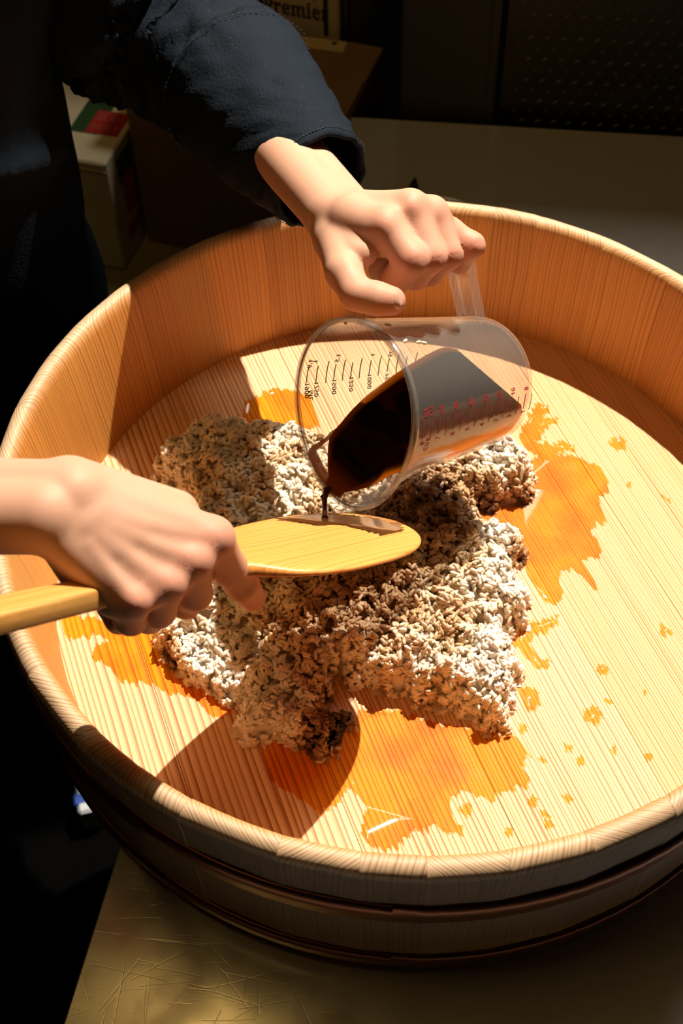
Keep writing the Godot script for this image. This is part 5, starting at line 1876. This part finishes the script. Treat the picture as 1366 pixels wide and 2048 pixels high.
# the wide sleeve with its turned cuff: rings round the arm
func sleeve(jacket: Node3D, org: Vector3, el: Vector3, sl: Vector3) -> void:
	var c := [Vector3(-0.09163, 0.13065, -0.20862), Vector3(-0.1122, 0.13027, -0.23892), Vector3(-0.14126, 0.12879, -0.28336), Vector3(-0.18066, 0.12989, -0.3465), Vector3(-0.22239, 0.13065, -0.39269), Vector3(-0.27378, 0.14352, -0.421), Vector3(-0.3111, 0.17333, -0.42339)]
	var rad := [0.0415, 0.0500, 0.0600, 0.0715, 0.0780, 0.0870, 0.0960]
	c.append(sl); rad.append(0.098)
	var nz := FastNoiseLite.new()
	nz.seed = 14
	nz.frequency = 1.0
	nz.fractal_octaves = 3
	var down := (Vector3(-0.11201, 0.10882, -0.17879) - Vector3(-0.09163, 0.13065, -0.20862)).normalized()
	var ring := func(f: float, extra: float, wrinkle: float) -> PackedVector3Array:
		var i := clampi(int(f), 0, c.size() - 2)
		var t := f - i
		var p: Vector3 = (c[i] as Vector3).lerp(c[i + 1], t)
		var rr: float = lerpf(rad[i], rad[i + 1], t)
		var i0 := clampi(int(f - 0.5), 0, c.size() - 2)
		var d: Vector3 = ((c[i + 1] as Vector3) - (c[i] as Vector3)).normalized().lerp(((c[i0 + 1] as Vector3) - (c[i0] as Vector3)).normalized(), 0.5).normalized()
		var tilt: float = lerpf(0.55, 0.0, clampf(f / 3.0, 0.0, 1.0))
		var x := (down - d * down.dot(d)).normalized()
		var y := d.cross(x).normalized()
		var row := PackedVector3Array()
		for k in 65:
			var a := TAU * (k % 64) / 64.0
			var q := x * cos(a) + y * sin(a)
			var w := nz.get_noise_3d(q.x * 2.2, q.y * 2.2 + f * 2.4, q.z * 2.2) * wrinkle
			row.append(p + q * (rr + extra + w) - org)
		return row
	# main sleeve from the shoulder to a little inside the cuff
	var g := Geo.new()
	var rows := []
	for i in 44:
		rows.append(ring.call(lerpf(2.3, 6.95, i / 43.0), -0.004 if i > 3 else -0.006, lerpf(0.006, 0.016, i / 43.0)))
	g.grid(rows)
	tag(obj("sleeve", g.mesh(), M.jacket, jacket), "wide navy sleeve")
	# turned cuff: outside, hem, inside
	g = Geo.new()
	rows = []
	for i in 26:
		var f := 3.06 * (1.0 - i / 25.0)
		var gather := 0.0
		if i < 6: gather = 0.0022 * (1.0 - i / 6.0)
		var row: PackedVector3Array = ring.call(f, 0.0035 + (0.0012 if i > 22 else 0.0), 0.0035)
		if gather > 0.0:
			var m := Vector3.ZERO
			for q in row: m += q
			m /= row.size()
			for k in row.size():
				row[k] += (row[k] - m).normalized() * gather * sin(k % 64 * TAU * 17.0 / 64.0) * 0.6
		rows.append(row)
	rows.append(ring.call(-0.03, 0.0020, 0.0035))
	for i in 22:
		rows.append(ring.call(3.0 * i / 21.0 + 0.0, 0.0005, 0.0035))
	rows.append(rows[0])
	g.grid(rows)
	var cuff := obj("cuff", g.mesh(), M.jacket, jacket)
	tag(cuff, "deep turned back cuff with a stitched hem")
	# stitches: round the hem and round the seam
	g = Geo.new()
	for e in [[0.16, 0.0056, 96], [2.93, 0.0062, 80]]:
		var line: PackedVector3Array = ring.call(e[0], e[1], 0.0035)
		for k in e[2]:
			var u: float = 64.0 * k / e[2]
			var a := line[int(u)].lerp(line[int(u) + 1], u - int(u))
			var v: float = u + 0.36
			var b := line[int(v) % 64].lerp(line[int(v) % 64 + 1], v - int(v))
			g.tube(PackedVector3Array([a, b]), PackedFloat32Array([0.0005, 0.0005]), 5)
	var st := obj("stitching", g.mesh(), M.stitch, jacket)
	st.set_meta("kind", "stuff")
	# the rounded tab that stands off the far side of the cuff
	g = Geo.new()
	var pts := [Vector3(-0.14251, 0.15557, -0.40728), Vector3(-0.12633, 0.15115, -0.39488), Vector3(-0.11862, 0.14546, -0.38011), Vector3(-0.11265, 0.14046, -0.35791), Vector3(-0.12294, 0.14749, -0.36603), Vector3(-0.13406, 0.15147, -0.38646)]
	var mid := Vector3.ZERO
	for q in pts: mid += q
	mid /= pts.size()
	var n := (Vector3(0, 0.83223, 0.69979) - mid).normalized()
	var top := PackedVector3Array()
	var bot := PackedVector3Array()
	for i in 24:
		var u := pts.size() * i / 24.0
		var p0: Vector3 = pts[int(u)]
		var p1: Vector3 = pts[(int(u) + 1) % pts.size()]
		var q := p0.lerp(p1, u - int(u)) - org
		top.append(q + n * 0.001); bot.append(q - n * 0.001)
	g.sg = -1
	g.fan(top); g.fan(bot, true)
	top.append(top[0]); bot.append(bot[0])
	g.grid([bot, top])
	tag(obj("cuff_tab", g.mesh(), M.jacket, jacket), "rounded cuff tab standing off the sleeve")


func small_things() -> void:
	# thin steel tray with a black cloth behind the tub
	var c := Vector3(-0.014, TABLE_Y, -0.565)
	var o := thing("steel_tray", "thin steel tray lying on the table behind the tub", "tray", c)
	var g := Geo.new()
	var rows := []
	for e in [[0.0, 0.0, 0.0004], [0.0, 0.0, 0.0012], [0.90, 0.90, 0.0012], [0.93, 0.93, 0.0120], [0.98, 0.98, 0.0130], [1.03, 1.03, 0.0120], [0.985, 0.985, 0.0005], [0.0, 0.0, 0.0004]]:
		var row := PackedVector3Array()
		for k in 49:
			var t := TAU * (k % 48) / 48.0
			var x := signf(cos(t)) * pow(absf(cos(t)), 0.35) * 0.062
			var z := signf(sin(t)) * pow(absf(sin(t)), 0.35) * 0.05
			row.append(Vector3(x * e[0], e[2], z * e[1]))
		rows.append(row)
	g.grid(rows.slice(0, 3) + rows.slice(6))
	obj("tray_body", g.mesh(), M.cabinet_dark, o)
	g = Geo.new()
	g.grid(rows.slice(2, 7) + [rows[2]])
	tag(obj("tray_rim", g.mesh(), M.tray_rim_lit, o), "turned up rim, coloured pale to look lit")
	o.rotation.y = -0.08
	o = thing("black_cloth", "folded black cloth standing up at the edge of the steel tray", "cloth", c + Vector3(-0.008, 0.0016, -0.020))
	g = Geo.new()
	rows = []
	for i in 12:
		var t := i / 11.0
		var row := PackedVector3Array()
		for k in 25:
			var a := TAU * (k % 24) / 24.0
			var wx := lerpf(0.023, 0.0015, pow(t, 0.9))
			var wz := lerpf(0.018, 0.0015, t)
			var fold := 1.0 + 0.14 * sin(a * 3.0 + t * 2.0)
			row.append(Vector3(cos(a) * wx * fold + 0.008 * t, 0.058 * t, sin(a) * wz * fold))
		rows.append(row)
	g.grid(rows)
	g.sg = 1
	var r0: PackedVector3Array = rows[0]
	var r1: PackedVector3Array = rows[11]
	g.fan(r0.slice(0, 24), true); g.fan(r1.slice(0, 24))
	obj("cloth_fold", g.mesh(), M.black_cloth, o)
	# white and blue package on the floor far below
	o = thing("small_package", "small white and blue package on the dark floor under the tub's left side", "package", Vector3(-0.46016, -0.98, -0.12075))
	g = Geo.new()
	g.box(Vector3(0, 0.03, 0), Vector3(0.035, 0.06, 0.07), 0.004, Basis(Vector3.UP, 0.3))
	obj("package_body", g.mesh(), M.package_white, o)
	g = Geo.new()
	g.box(Vector3(0, 0.03, 0.012), Vector3(0.0365, 0.0615, 0.02), 0.003, Basis(Vector3.UP, 0.3))
	obj("package_band", g.mesh(), M.package_blue, o)
